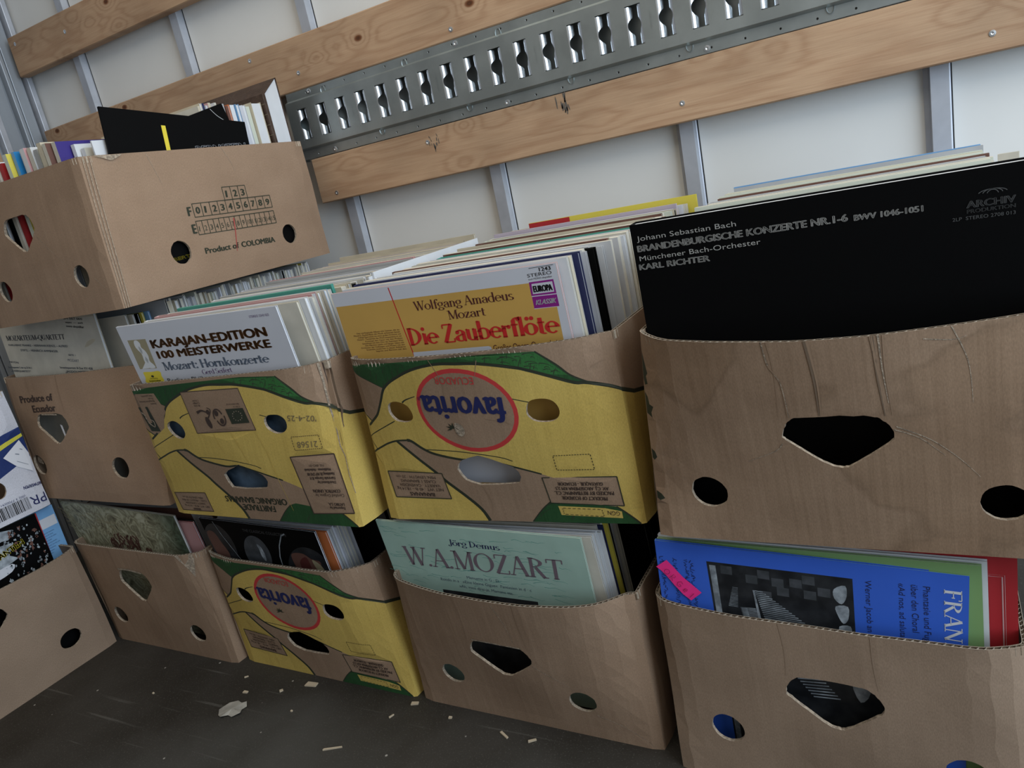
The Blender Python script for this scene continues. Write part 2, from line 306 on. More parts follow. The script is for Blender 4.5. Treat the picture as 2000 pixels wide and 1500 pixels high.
def glyphs_serif(s, thick=.15, thin=.05):
    V, F = [], []; x = 0
    def add(p):
        b = len(V); V.extend(p); n = len(p)//2
        for i in range(n-1): F.append((b+i, b+i+1, b+2*n-2-i, b+2*n-1-i))
    for ch in s:
        adv, d = SER[ch]
        for c in d.split():
            k, a = c[0], [float(q) for q in c[1:].split(',')]
            if k in 'Tt':
                w_ = thick if k == 'T' else thin; P = [(x+a[0], a[1]), (x+a[2], a[3])]; add(stroke(P, w_))
            elif k == 'a':
                cx, cy, rx, ry, a0, a1 = a; n = max(6, int(abs(a1-a0)/15)); L_, R_ = [], []
                for i in range(n+1):
                    t = math.radians(a0+(a1-a0)*i/n); w_ = (thin+(thick*1.1-thin)*abs(math.cos(t))**1.6)/2
                    ct, st = math.cos(t), math.sin(t); L_.append((x+cx+(rx+w_*.3)*ct+w_*.7*ct, cy+(ry)*st)); R_.append((x+cx+(rx-w_)*ct, cy+(ry-thin)*st))
                add(L_+R_[::-1])
            elif k == 's': yy = a[1]+(thin/2 if a[1] < .5 else -thin/2); add(stroke([(x+a[0]-.11, yy), (x+a[0]+.11, yy)], thin))
            elif k == 'v': add(stroke([(x+a[0], a[1]-.10), (x+a[0], a[1]+.08)], thin))
            elif k == 'd':
                b = len(V); r = thick*.52; V.extend(ellipse(x+a[0], a[1], r, r, n=10)); F.append(tuple(range(b, b+10)))
        x += adv
    v = np.array(V); x0, x1 = v[:, 0].min(), v[:, 0].max(); return (v-[x0, 0])/[x1-x0, 1], F
def lettering(parent, items, fmap, material, name='lettering'):
    """items: (string, start of baseline, end of baseline, capital height, style) joined to one flat print; fmap maps 2D to 3D"""
    V, F = [], []
    for it in items:
        s, p0, p1, h = it[:4]; st = it[4] if len(it) > 4 else 'n'
        v, f = glyphs_serif(s, *((.20,.075) if st == 'S' else (.14,.05))) if st in 'sS' else glyphs_sans(s, -.004 if st == 'l' else 0.)
        bw = {'b':.045, 'i':.05, 'B':.075, 'H':.12}.get(st, 0)      # bold: the same glyphs overlaid with small shifts
        v = v.copy(); 
        if st == 'i': v[:, 0] += v[:, 1]*.05*1.5
        d = np.array(p1, float)-np.array(p0, float); l = np.linalg.norm(d); d /= l; q = np.array([-d[1], d[0]])
        for sx, sy in ([(0, 0)] if not bw else [(-bw, 0), (bw, 0), (0, bw*.35), (0, -bw*.35), (-bw*.5, 0), (bw*.5, 0)]):
            P = np.array(p0)+(v[:, :1]*l+sx*h)*d+(v[:, 1:]+sy)*h*q
            b = len(V); V.extend(P.tolist()); F.extend([tuple(b+i for i in t) for t in f])
    return mesh_obj(name, fmap(np.array(V)), F, material, parent)
def ribbons(parent, polys, fmap, material, name):
    """polys: closed 2D figures laid on the surface (strokes as long ribbons become quads)"""
    V, F = [], []
    for p in polys:
        b = len(V); V.extend(p); n = len(p)
        if n % 2 == 0 and n > 4:
            h = n//2
            for i in range(h-1): F.append((b+i, b+i+1, b+n-2-i, b+n-1-i))
        else: F.append(tuple(range(b, b+n)))
    o = mesh_obj(name, fmap(np.array(V)), F, material, parent)
    if len(polys) > 1: o['kind'] = 'stuff'      # small printed marks, too fine to be parts one by one
    return o
# ---------- geometry of the cartons, used by every panel and print ----------
CW,CS=0.38,0.50            # nominal front width and side length of a carton (metres along the print)
def cat(seq): return np.array(seq,float)
class Carton:
    """closed wall loop; s runs front(0..CW) right side, back, left side; v = height 0..1"""
    def __init__(self,top,bot,z0,h,rim=None,bulge=.004,rad=.012,side=CS,midb=.0):
        # top/bot: corners FL,FR,BR,BL (x,y) ; rim: list of (x,y[,dz]) from FL to FR along the front rim
        self.h=h;self.side=side;self.per=2*(CW+side)
        self.z0=z0
        ks=[0,CW,CW+side,2*CW+side,self.per]
        N=901;s=np.linspace(0,self.per,N);self.s=s
        def loop(c,front=None):
            c=[cat(p) for p in c]+[cat(c[0])]
            out=np.zeros((N,3))
            for k in range(4):
                m=(s>=ks[k]-1e-9)&(s<=ks[k+1]+1e-9);t=(s[m]-ks[k])/(ks[k+1]-ks[k])
                if k==0 and front is not None:
                    f=np.array([(p[0],p[1],p[2] if len(p)>2 else 0) for p in front],float)
                    d=np.r_[0,np.cumsum(np.hypot(*np.diff(f[:,:2],axis=0).T))];d/=d[-1]
                    for j in range(3): out[m,j]=np.interp(t,d,f[:,j])
                else:
                    q=c[k][None]*(1-t[:,None])+c[k+1][None]*t[:,None];out[m,:2]=q
            return out
        def smooth(a,r):
            n=max(1,int(r/(self.per/(N-1))));k=np.ones(2*n+1)/(2*n+1)
            b=np.concatenate([a[-n-1:-1],a,a[1:n+1]])
            return np.stack([np.convolve(b[:,j],k,'valid') for j in range(a.shape[1])],1)
        self.T=smooth(smooth(loop(top,rim),rad),rad*.7);self.B=smooth(loop(bot),rad)
        self.bulge=bulge;self.midb=midb
        self.cen=self.T[:,:2].mean(0)
    def _base(self,s,v):
        s=np.mod(s,self.per)
        t=np.stack([np.interp(s,self.s,self.T[:,j]) for j in range(3)],-1)
        b=np.stack([np.interp(s,self.s,self.B[:,j]) for j in range(3)],-1)
        w=v**1.25
        p=b*(1-w)[...,None]+t*w[...,None]
        z=self.z0+self.h*v+t[...,2]*v**3
        return p[...,0],p[...,1],z
    def pos(self,s,v,off=0.):
        s=np.asarray(s,float);v=np.clip(np.asarray(v,float),0,1)
        e=.004
        x,y,z=self._base(s,v);xa,ya,_=self._base(s-e,v);xb,yb,_=self._base(s+e,v)
        tx,ty=xb-xa,yb-ya;l=np.hypot(tx,ty)+1e-9
        nx,ny=ty/l,-tx/l      # outward for a counter-clockwise loop seen from above
        sm=np.mod(s,self.per)
        bu=self.bulge*np.sin(np.pi*np.clip(v,0,1))*np.abs(np.sin(np.pi*np.clip(sm/CW,0,1)))
        o=np.asarray(off,float)+np.where(sm<CW,bu,0)
        return np.stack([x+nx*o,y+ny*o,z],-1)
CART={}
H=.235
CART['a0']=Carton([(-.596,.010),(-.222,.014),(-.232,.50),(-.635,.50)],[(-.603,.024),(-.230,.017),(-.232,.50),(-.630,.50)],0,H,[(-.598,.012),(-.585,.003),(-.5,.0),(-.392,-.003),(-.261,-.006),(-.218,.014)])
CART['b0']=Carton([(-.213,.017),(.150,.020),(.155,.51),(-.217,.51)],[(-.222,.030),(.174,.019),(.172,.51),(-.222,.51)],0,H,[(-.213,.018),(-.146,.001),(-.052,-.004),(.036,-.009),(.097,-.009),(.135,.012),(.150,.030)])
CART['c0']=Carton([(.205,.004),(.574,-.003),(.580,.50),(.185,.50)],[(.184,.019),(.577,.009),(.577,.51),(.184,.51)],0,H,[(.202,.010),(.210,-.002),(.222,-.010),(.260,-.021),(.305,-.031),(.382,-.038),(.438,-.040),(.499,-.033),(.532,-.022),(.552,-.004),(.572,.02)])
CART['d0']=Carton([(.594,.012),(.962,-.018),(.975,.49),(.594,.49)],[(.600,-.011),(.975,-.011),(.975,.49),(.602,.49)],0,H,[(.595,.012),(.600,.006),(.617,-.003),(.688,-.016),(.77,-.021),(.826,-.026),(.878,-.027),(.927,-.029),(.965,-.015)])
CART['e0']=Carton([(-.560,-.39),(-.566,-.004),(-1.06,.0),(-1.06,-.39)],[(-.607,-.385),(-.589,.018),(-1.09,.018),(-1.09,-.385)],0,H,[(-.565,-.39),(-.562,-.3),(-.556,-.2),(-.549,-.12),(-.547,-.083),(-.553,-.04),(-.566,-.004)])
CART['a1']=Carton([(-.742,.070),(-.252,.070),(-.226,.52),(-.72,.52)],[(-.639,.010),(-.239,.0),(-.239,.50),(-.64,.50)],.330,H,[(-.742,.068),(-.70,.063),(-.62,.060),(-.54,.053),(-.455,.052),(-.36,.064),(-.29,.070),(-.255,.085)])
CART['b1']=Carton([(-.138,-.068),(.212,-.035),(.214,.45),(-.195,.45)],[(-.198,-.020),(.212,-.033),(.212,.47),(-.198,.47)],.330,H,[(-.138,-.066),(-.082,-.061),(.022,-.055),(.10,-.050),(.16,-.046),(.198,-.034),(.217,.0)])
CART['c1']=Carton([(.249,-.018),(.603,-.006),(.607,.49),(.226,.49)],[(.233,-.005),(.603,.012),(.605,.50),(.233,.50)],.330,H,[(.246,-.008),(.256,-.020),(.294,-.032),(.362,-.038),(.434,-.039),(.497,-.033),(.555,-.019),(.579,-.009),(.601,.012)])
CART['d1']=Carton([(.634,-.010),(.998,-.04),(1.005,.48),(.628,.48)],[(.620,-.013),(1.005,-.021),(1.005,.48),(.62,.48)],.330,H,[(.633,.0),(.640,-.018),(.666,-.040,-.003),(.722,-.055,-.005),(.79,-.062,-.008),(.85,-.062,-.008),(.91,-.055,-.006),(.965,-.048,-.003),(.998,-.03,0)])
CART['g2']=Carton([(-.605,.035),(-.221,.035),(-.221,.542),(-.605,.548)],[(-.605,.028),(-.221,.026),(-.221,.541),(-.605,.545)],.668,H+.002,bulge=.003,side=CS)
CART['e1']=Carton([(-.600,-.39),(-.600,.0),(-1.10,.0),(-1.10,-.39)],[(-.600,-.39),(-.600,.004),(-1.10,.004),(-1.10,-.39)],.322,H,bulge=.002)
# front sleeves: top-left, top-right corner (world), backward lean of the foot, height
FREC={
 'kr':((-.134,-.054,.6510),(.175,-.040,.6475),.040,.315),
 'zr':((.2430,-.010,.6485),(.5560,-.008,.6475),.030,.3125),
 'dm':((.202,.003,.3220),(.516,.003,.3110),.045,.303),
 'bl':((.6080,.008,.3115),(.918,-.004,.2985),.006,.288),
 'bh':((.6400,-.002,.6730),(.972,-.002,.6740),.012,.335),
 'a1r':((-.698,.077,.6665),(-.385,.077,.6645),-.006,.325),
 'a0r':((-.606,.019,.3200),(-.272,.020,.2990),.035,.288),
 'b0r':((-.188,.008,.3060),(.072,.006,.2940),.040,.286),
 'er':((-.612,-.343,.322),(-.612,-.026,.316),.0,.31),
}
def frame(r):
    tl,tr,lean,h=FREC[r];tl=cat(tl);tr=cat(tr);ex=(tr-tl);w=np.linalg.norm(ex);ex/=w
    bk=np.cross([0,0,1.],ex);bk/=np.linalg.norm(bk)      # horizontal, into the carton
    up=np.cross(ex,bk) 
    up=up*np.cos(lean/h)-bk*np.sin(lean/h);ey=np.cross(up,ex)
    return tl-up*h,ex,ey,up,w,h

ART = {'kr':[[0.9885,0.019,-0.0071],[-0.0015,1.0025,-0.0021]],'zr':[[1.0004,0.0268,-0.0122],[-0.0015,1.0164,-0.01]],'dm':[[1.0157,0.0945,-0.0393],[0.0005,1.1204,-0.0484]],'bl':[[0.9986,0.0007,-0.0052],[-0.022,1.01,-0.0237]],'bh':[[0.9978,0.0006,-0.0036],[0.0,0.999,0.0005]],'a0r':[[1.0263,0.2206,-0.1042],[0.0018,1.1206,-0.0605]],'b0r':[[1.0196,0.2034,-0.0563],[0.0072,1.1396,-0.0539]],'a1r':[[1.0047,0.0633,-0.0287],[-0.0283,1.0065,0.0153]]}
# ---------------- the truck body (setting) ----------------
random.seed(4); np.random.seed(4)
def plane(name, pts, m, kind='structure', parent=None):
    o = mesh_obj(name, pts, [(0,1,2,3)], m, parent)
    if kind and not parent: o['kind'] = kind
    return o
def floor_mat():
    m = bpy.data.materials.new('worn_dark_floor'); m.use_nodes = True; nt = m.node_tree; n = nt.nodes; L = nt.links
    b = n['Principled BSDF']; b.inputs['Specular IOR Level'].default_value = .3; b.inputs['Roughness'].default_value = .62
    tc = n.new('ShaderNodeTexCoord')
    def ramp(src, stops):
        r = n.new('ShaderNodeValToRGB'); L.new(src, r.inputs[0]); e = r.color_ramp.elements
        e[0].position, e[0].color = stops[0][0], (*stops[0][1], 1); e[1].position, e[1].color = stops[1][0], (*stops[1][1], 1)
        for p, c in stops[2:]: k = e.new(p); k.color = (*c, 1)
        return r.outputs[0]
    def nz(sc_, det, s=(1,1,1), rot=0):
        mp = n.new('ShaderNodeMapping'); mp.inputs['Scale'].default_value = s; mp.inputs['Rotation'].default_value = (0,0,rot); L.new(tc.outputs['Object'], mp.inputs[0])
        t = n.new('ShaderNodeTexNoise'); t.inputs['Scale'].default_value = sc_; t.inputs['Detail'].default_value = det; L.new(mp.outputs[0], t.inputs[0]); return t.outputs[0]
    def mix(a, c, f, mode='MIX'):
        k = n.new('ShaderNodeMix'); k.data_type = 'RGBA'; k.blend_type = mode
        if isinstance(f, float): k.inputs[0].default_value = f
        else: L.new(f, k.inputs[0])
        L.new(a, k.inputs[6])
        if isinstance(c, tuple): k.inputs[7].default_value = (*c, 1)
        else: L.new(c, k.inputs[7])
        return k.outputs[2]
    base = ramp(nz(5, 8), [(.35, (.019,.016,.012)), (.65, (.038,.034,.029))])
    grit = ramp(nz(420, 2), [(.60, (0,0,0)), (.72, (1,1,1))]); base = mix(base, (.075,.07,.062), grit)
    for s, r_ in (((2,60,1), .5), ((2,70,1), 2.0)):
        sc1 = ramp(nz(1.6, 3, s, r_), [(.66, (0,0,0)), (.74, (.5,.5,.5))]); base = mix(base, (.10,.095,.085), sc1)
    dust = ramp(nz(1.8, 6), [(.50, (0,0,0)), (.75, (.6,.6,.6))]); base = mix(base, (.085,.085,.078), dust)
    vo = n.new('ShaderNodeTexVoronoi'); vo.inputs['Scale'].default_value = 22; L.new(tc.outputs['Object'], vo.inputs[0])
    sp = ramp(vo.outputs['Distance'], [(.035, (1,1,1)), (.05, (0,0,0))]); base = mix(base, (.30,.28,.25), sp)
    L.new(base, b.inputs['Base Color'])
    bp = n.new('ShaderNodeBump'); bp.inputs['Strength'].default_value = .3; bp.inputs['Distance'].default_value = .002; L.new(nz(90, 4), bp.inputs['Height']); L.new(bp.outputs[0], b.inputs['Normal'])
    return m
YB, YP, YW = .600, .624, .642       # faces of boards, posts and wall panels
XL, XR, YF, ZC = -1.205, 3.6, -1.75, 2.35
plane('floor', [(XL,YF,0),(XR,YF,0),(XR,YW+.01,0),(XL,YW+.01,0)], floor_mat())
plane('ceiling', [(XL,YF,ZC),(XL,YW,ZC),(XR,YW,ZC),(XR,YF,ZC)], M['panel'])
plane('wall_front', [(XR,YF,0),(XL,YF,0),(XL,YF,ZC),(XR,YF,ZC)], M['far_side'])
plane('wall_left', [(XL,YF,0),(XL,YW+.01,0),(XL,YW+.01,ZC),(XL,YF,ZC)], M['alu_dark'])
wb = tag(empty('wall_back', (0, YW, 0)), kind='structure')
posts = [-.940-.376, -.940, -.562, -.190, .186, .570, .950, 1.330, 1.71, 2.09]
for i in range(len(posts)-1):        # one laminate panel from post to post, joints hidden behind the posts' right edges
    a, b = max(posts[i]+.002, XL), posts[i+1]
    o = box_obj('panel', [(a, 0, 0, b-.001, .008, ZC, 0)], M['panel'], wb)
for x in posts[1:]:
    V, F = [], []
    prof = [(-.036,0),(-.036,-.002),(-.029,-.003),(-.027,-.018),(-.003,-.018),(-.0015,-.003),(.0,-.002),(.0,0)]
    for z in (0, ZC): V += [(x+px, py, z) for px, py in prof]
    k = len(prof); F = [(i, i+1, k+i+1, k+i) for i in range(k-1)]
    mesh_obj('post', V, F, M['alu'], wb)
    box_obj('post_joint', [(x+.0005, -.0006, 0, x+.0022, .001, ZC, 0)], M['dark_gap'], wb)
# end wall: upright ribbed aluminium profiles with a wooden strip
we = bpy.data.objects['wall_left']
y = .636
for k, (wd, d) in enumerate([(.016,.030),(.030,.016),(.012,.022),(.040,.006),(.018,.024),(.050,.008),(.014,.022),(.05,.006),(.016,.024)]*2):
    box_obj('profile', [(XL+.0005, y-wd+.001, 0, XL+d, y, ZC, 0)], M['alu' if k in (0,4) else 'alu_dark'], we, bevel=.002); y -= wd+.004
box_obj('wooden_strip', [(XL+.031, -1.6, .975, XL+.052, .47, 1.078, 0)], wood_mat('pine_end_strip', 9), we, bevel=.0015)
# wooden boards along the wall
def screw(parent, x, y, z, r=.0045, m='zinc'):
    V = [(x, y-.0014, z)]+[(x+r*.45*math.cos(a), y-.0012, z+r*.45*math.sin(a)) for a in np.linspace(0, 2*math.pi, 12, False)]
    V[0] = (x, y+.0003, z)
    V += [(x+r*math.cos(a), y-.0008, z+r*math.sin(a)) for a in np.linspace(0, 2*math.pi, 12, False)]+[(x+r*math.cos(a), y+.0012, z+r*math.sin(a)) for a in np.linspace(0, 2*math.pi, 12, False)]
    F = [(0, 1+(i+1) % 12, 1+i) for i in range(12)]
    for b in (1, 13): F += [(b+i, b+(i+1) % 12, b+12+(i+1) % 12, b+12+i) for i in range(12)]
    return mesh_obj('screw', V, F, M[m], parent)
def plank(x0, x1, z0, z1, seed, label, screws=()):
    cx, cz = (x0+x1)/2, (z0+z1)/2; h = (z1-z0)/2; l = (x1-x0)/2
    n = 40; V, F = [], []
    for i in range(n+1):
        x = -l+2*l*i/n; e0, e1 = noise.noise((x*3, seed, 0))*.0012, noise.noise((x*3, seed, 5))*.0012
        V += [(x, 0, -h+.002+e0), (x, .002, -h+e0), (x, .024, -h+e0), (x, .024, h+e1), (x, .002, h+e1), (x, 0, h-.002+e1)]
    for i in range(n):
        for j in range(6): F.append((6*i+j, 6*i+(j+1) % 6, 6*i+6+(j+1) % 6, 6*i+6+j))
    F += [(0,5,4,3,2,1), tuple(6*n+j for j in range(6))]
    F = [f[::-1] for f in F]
    o = mesh_obj('wooden_board', V, F, wood_mat('pine_board', seed)); o.location = (cx, YB, cz)
    tag(o, label, 'board')
    for sx, sz in screws: screw(o, sx-cx, 0, sz-cz)
    return o
plank(-1.166, 1.9, 1.2575, 1.3555, 1.3, 'topmost pine board high on the wall, reaching the corner', [(-1.14,1.335),(-.93,1.31)])
plank(-1.148, 1.9, 1.0125, 1.1150, 2.7, 'knotty pine board just above the slotted metal rail', [(-.235,1.045),(-.36,1.10),(.15,1.03)])
plank(-.262, 1.9, .7740, .8700, 5.1, 'pine board just below the slotted metal rail, dark smudges on it', [(.045,.845),(-.215,.79),(.56,.805),(.98,.857),(1.0,.80)])
bl = bpy.data.objects['wooden_board.002']
for cx_, cz_, a in ((.066,.842,.008),(.052,.846,.005),(.345,.853,.011),(.352,.838,.006)):
    pts = [ellipse(cx_+random.uniform(-a, a)-bl.location.x, cz_+random.uniform(-a, a)*1.6-bl.location.z, a*random.uniform(.08,.2), a*random.uniform(.3,1.), random.uniform(-15,15), 8, jag=.3) for _ in range(7)]
    ribbons(bl, [p for p in pts], lambda v: np.c_[v[:, 0], np.full(len(v), -.0004), v[:, 1]], M['dirt'], 'smudge')
# ---------------- slotted anchor rail ----------------
def rail():
    X0, X1 = -.287, 1.9; root = empty('anchor_rail', (X0, YB, .868), 'galvanised steel anchor rail with a row of wavy slots, between two pine boards', 'rail')
    o = Vector(root.location); P, S0 = .0534, -.2471
    zs = [.8715, .8900, .8945, .9915, .9960, 1.0115]; ys = [.600, .600, .5915, .5915, .600, .600]
    pl, regs = [], []
    n = int((X1-.03-S0)/P)+1; V, F, MI = [], [], []
    def emit(x0, x1, z0, z1, holes, ym, step):
        v, f, mi = paint(x0, x1, z0, z1, [], holes, step); b = len(V)
        V.extend([(p[0], ym(p[1]), p[1]) for p in v]); F.extend([tuple(b+i for i in t) for t in f])
        cnt = {}
        for t in f:
            for i in range(3): e = (t[i], t[(i+1) % 3]); cnt[tuple(sorted(e))] = cnt.get(tuple(sorted(e)), [])+[e]
        for k, es in cnt.items():
            if len(es) == 1:
                a, c = es[0]; pa, pc = v[a], v[c]
                if not (abs(pa[0]-pc[0]) < 1e-6 and (abs(pa[0]-x0) < 1e-5 or abs(pa[0]-x1) < 1e-5)):
                    q = len(V); V.extend([(pa[0], ym(pa[1])+.0022, pa[1]), (pc[0], ym(pc[1])+.0022, pc[1])]); F.append((b+c, b+a, q, q+1))
    ym = lambda z: float(np.interp(z, zs, ys))
    small = []; big = []
    for k in range(-1, 2*n):
        x = S0+P*k*.5-.004
        if X0+.008 < x < X1-.01:
            if k % 2: pass
            small.append(ellipse(x+.022, 1.0045, .0019, .0019, n=8)) if k % 2 == 0 else None
            small.append(ellipse(x+.015, .8788, .0019, .0019, n=8)) if k % 2 == 0 else None
    for k in range(0, n, 4):
        big.append(ellipse(S0+P*(k+1)+.012, 1.0015, .0062, .0048, n=14)); big.append(ellipse(S0+P*(k+1)+.012, .9955, .0035, .006, n=12))
        big.append(ellipse(S0+P*(k+3)+.030, .8895, .0048, .0085, n=14))
    slots = []
    for k in range(n):
        x = S0+P*k; zc = .9430; w_ = .0135; hh = .0315
        slots.append([(x-w_, zc-hh), (x+w_, zc-hh), (x+w_, zc+hh), (x-w_, zc+hh)])
    emit(X0, X1, zs[0], zs[1], small, ym, .3); emit(X0, X1, zs[4], zs[5], small+big[0:0], ym, .3)
    emit(X0, X1, zs[1], zs[2], [], ym, .3); emit(X0, X1, zs[3], zs[4], [], ym, .3); emit(X0, X1, zs[2], zs[3], slots, ym, .3)
    nplate = len(F)
    # bent lips of every slot, cut round in the middle
    for k in range(n):
        x = S0+P*k; zc = .9430; hh = .0300
        for sgn in (1, -1):
            nz = 20; ns = 6; b = len(V); R_ = .0095
            for i in range(nz+1):
                z = -hh+2*hh*i/nz; m = .0125
                smax = 1. if abs(z) > m else 1-.86*math.sqrt(max(0, 1-(z/m)**2))
                for j in range(ns+1):
                    a = smax*j/ns*math.radians(80)
                    V.append((x-sgn*.0135+sgn*R_*math.sin(a)*1.0, .5915+R_*(1-math.cos(a))*1.35, zc+z))
            for i in range(nz):
                for j in range(ns):
                    q = b+i*(ns+1)+j; f = (q, q+1, q+ns+2, q+ns+1); F.append(f if sgn > 0 else f[::-1])
    V = [(a-o.x, b-o.y, c-o.z) for a, b, c in V]
    body = mesh_obj('rail_plate', V, F, [M['steel'], M['zinc']], root, [0]*nplate+[1]*(len(F)-nplate)); body.data.polygons.foreach_set('use_smooth', [len(p.vertices) == 4 for p in body.data.polygons])  # lips in brighter metal: the daylight they face is put into the colour
    # countersunk keyholes drawn as shallow dished rings with dark bores
    for k in range(0, n, 4):
        for cx_, cz_, sg in ((S0+P*(k+1)+.012, .9975, 1), (S0+P*(k+3)+.030, .8895, -1)):
            vv, ff = [], []; m = 16
            for rr, yy in ((1.12, -.0006), (1.0, .0004), (.86, .006)):
                vv += [(cx_-o.x+p[0]*rr, ym(cz_)-o.y-.0016+yy-(0 if rr > .9 else 0), cz_-o.z+p[1]*rr) for p in ellipse(0, 0, .0050, .0078, n=m)]
            for q in range(2): ff += [(q*m+i, q*m+(i+1) % m, q*m+m+(i+1) % m, q*m+m+i) for i in range(m)]
            ff.append(tuple(range(2*m, 3*m))); mesh_obj('keyhole', vv, ff, [M['steel'], M['dark_gap']], root, [0]*(len(ff)-1)+[1 if sg > 0 else 0])
    cav = box_obj('back_plate', [(0, .022, .0255, X1-X0, .0235, .1235, 0), (0,.0, .0, .001, .023, .143, 0)], M['steel'], root)
    for k in (0, 7, 15, 22):
        screw(root, S0+P*k+.022-o.x+.004, 0, 1.0045-o.z, .0052)
    for k in (1, 9, 16, 24):
        screw(root, S0+P*k-o.x+.004, 0, .8788-o.z, .0052)
    for k in range(2, n, 4):     # embossed lot marks between the slots
        lettering(root, [('LOT 0103', (S0+P*k+.0265-o.x, .957-o.z), (S0+P*k+.0265-o.x, .932-o.z), .0032)], lambda v: np.c_[v[:, 0], np.full(len(v), -.0089), v[:, 1]], M['steel'], 'embossed_mark')
rail()
# ---------------- cartons ----------------
TH = .0042
def wr(name, s, z):
    h = (sum(map(ord, name)) % 13)*3.3
    return np.array([noise.noise((a*7+h, b*9, h))*.0022+noise.noise((a*26+h, b*8, h+3))*.0008 for a, b in zip(np.atleast_1d(s), np.atleast_1d(z))])
def carton(key, label, regs, mats, holes=(), sreg=(), inner='kraft_inner', lid=True, sholes=(), flaps=True):
    c = CART[key]; root = empty('cardboard_box', tuple(c.pos(CW/2, 0.)), label, 'cardboard box')
    org = np.array(root.location)
    def fmap(off):
        def f(v):
            v = np.asarray(v, float); s, z = v[:, 0], v[:, 1]
            return c.pos(s, z/c.h, off+wr(key, s, z)*np.clip(np.sin(np.pi*np.clip(z/c.h, 0, 1))+.25, 0, 1))-org
        return f
    per = c.per
    for nm, s0, s1, rg, hl in (('front_panel', 0, CW, regs, holes), ('side_panel', CW, CW+c.side, sreg, sholes), ('back_panel', CW+c.side, 2*CW+c.side, [], []), ('side_panel', 2*CW+c.side, per, [], [])):
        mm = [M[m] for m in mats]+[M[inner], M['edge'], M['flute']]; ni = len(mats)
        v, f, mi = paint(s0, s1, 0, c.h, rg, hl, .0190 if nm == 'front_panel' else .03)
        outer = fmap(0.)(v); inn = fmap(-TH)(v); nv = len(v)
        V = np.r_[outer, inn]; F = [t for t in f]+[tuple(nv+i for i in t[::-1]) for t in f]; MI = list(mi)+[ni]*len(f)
        cnt = {}
        for t in f:
            for i in range(3):
                e = (t[i], t[(i+1) % 3]); cnt.setdefault(tuple(sorted(e)), []).append(e)
        for es in cnt.values():
            if len(es) == 1:
                a, b = es[0]; top = v[a][1] > c.h-1e-5 and v[b][1] > c.h-1e-5
                side = (abs(v[a][0]-s0) < 1e-6 and abs(v[b][0]-s0) < 1e-6) or (abs(v[a][0]-s1) < 1e-6 and abs(v[b][0]-s1) < 1e-6)
                if not top and not side: F.append((b, a, nv+a, nv+b)); MI.append(ni+1)
        sheet = [(p[0]+c.z0*3.7, p[1]+len(key)*.1+s0, 0) for p in v]*2
        if nm != 'back_panel' :    # corrugated medium standing between the two liners at the rim
            n = int((s1-s0)/.0034); b = len(V); fl = []
            ss = np.linspace(s0, s1, n+1)
            for zz, dd in ((c.h-.0002, 0), (c.h-.010, 0)):
                for i in range(n+1): fl.append((ss[i], zz))
            fl = np.array(fl); offs = np.tile(np.where(np.arange(n+1) % 2, -.0005, -TH+.0005), 2)
            P = np.array([fmap(o_)(fl[i:i+1])[0] for i, o_ in enumerate(offs)])
            V = np.r_[V, P]; sheet += [(0, 0, 0)]*len(P)
            for i in range(n): F.append((b+i, b+i+1, b+n+2+i, b+n+1+i)); MI.append(ni+2)
            for dd0, dd1 in ((0., -.0005), (-TH+.0005, -TH)):      # the liners' own cut edges
                b = len(V); q = np.array([(s_, c.h) for s_ in ss]); A, B_ = fmap(dd0)(q), fmap(dd1)(q); V = np.r_[V, A, B_]; sheet += [(0,0,0)]*(2*len(A))
                for i in range(n): F.append((b+i, b+i+1, b+n+2+i, b+n+1+i)); MI.append(ni+2)
        mesh_obj(nm, V, F, mm, root, MI, smooth=False, sheet=sheet)
    # bottom
    ss = np.linspace(0, per, 61)[:-1]; q = fmap(-TH)(np.c_[ss, np.zeros(60)]); V = [tuple(p+[0,0,.0005]) for p in q]+[tuple(p+[0,0,.0045]) for p in q]
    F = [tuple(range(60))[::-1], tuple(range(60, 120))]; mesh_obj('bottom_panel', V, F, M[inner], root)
    return root, fmap
def crease(root, fmap, lines, name='crease', m='edge', w_=.0009):
    ribbons(root, [stroke(spline(l, 5), w_, w_*.3) for l in lines], fmap(.0004), M[m], name)
def tri_handle(cx, cz, w_=.095, h=.062, j=0.):
    P = [(-.5,.12),(-.42,.40),(-.26,.5),(.26,.5),(.42,.40),(.5,.12),(.42,-.08),(.10,-.47),(0,-.5),(-.10,-.45),(-.42,-.04)]
    return [(a+random.uniform(-1, 1)*.0006, b+random.uniform(-1, 1)*.0006) for a, b in spline([(cx+p[0]*w_, cz+p[1]*h) for p in P], 5, True)]
def rnd(cx, cz, r, r2=None, rot=0): return ellipse(cx, cz, r, r2 or r, rot, 28, jag=.018)

def hatch(poly, n, ang, w_=.0009, seed=1):
    rr = random.Random(seed); out = []; a = np.array(poly); x0, y0 = a.min(0); x1, y1 = a.max(0)
    for _ in range(n*6):
        if len(out) >= n: break
        x, y = rr.uniform(x0, x1), rr.uniform(y0, y1); l = rr.uniform(.005, .022); t = math.radians(ang+rr.uniform(-14, 14))
        P = [(x+l*q*math.cos(t), y+l*q*math.sin(t)+.002*math.sin(q*3)) for q in (0, .33, .66, 1)]
        if inside(poly, np.array(P)).all(): out.append(P)
    return out
G1 = [(-.002,.2245),(.04,.2285),(.09,.2295),(.154,.2305),(.225,.2312),(.2864,.2275),(.3075,.2087),(.3206,.1946),(.338,.1838),(.3236,.185),(.2953,.197),(.2573,.2119),(.2156,.2207),(.1859,.2231),(.1559,.2243),(.1189,.2189),(.0838,.2063),(.0668,.196),(.0443,.2054),(.02,.2135),(-.002,.222)]
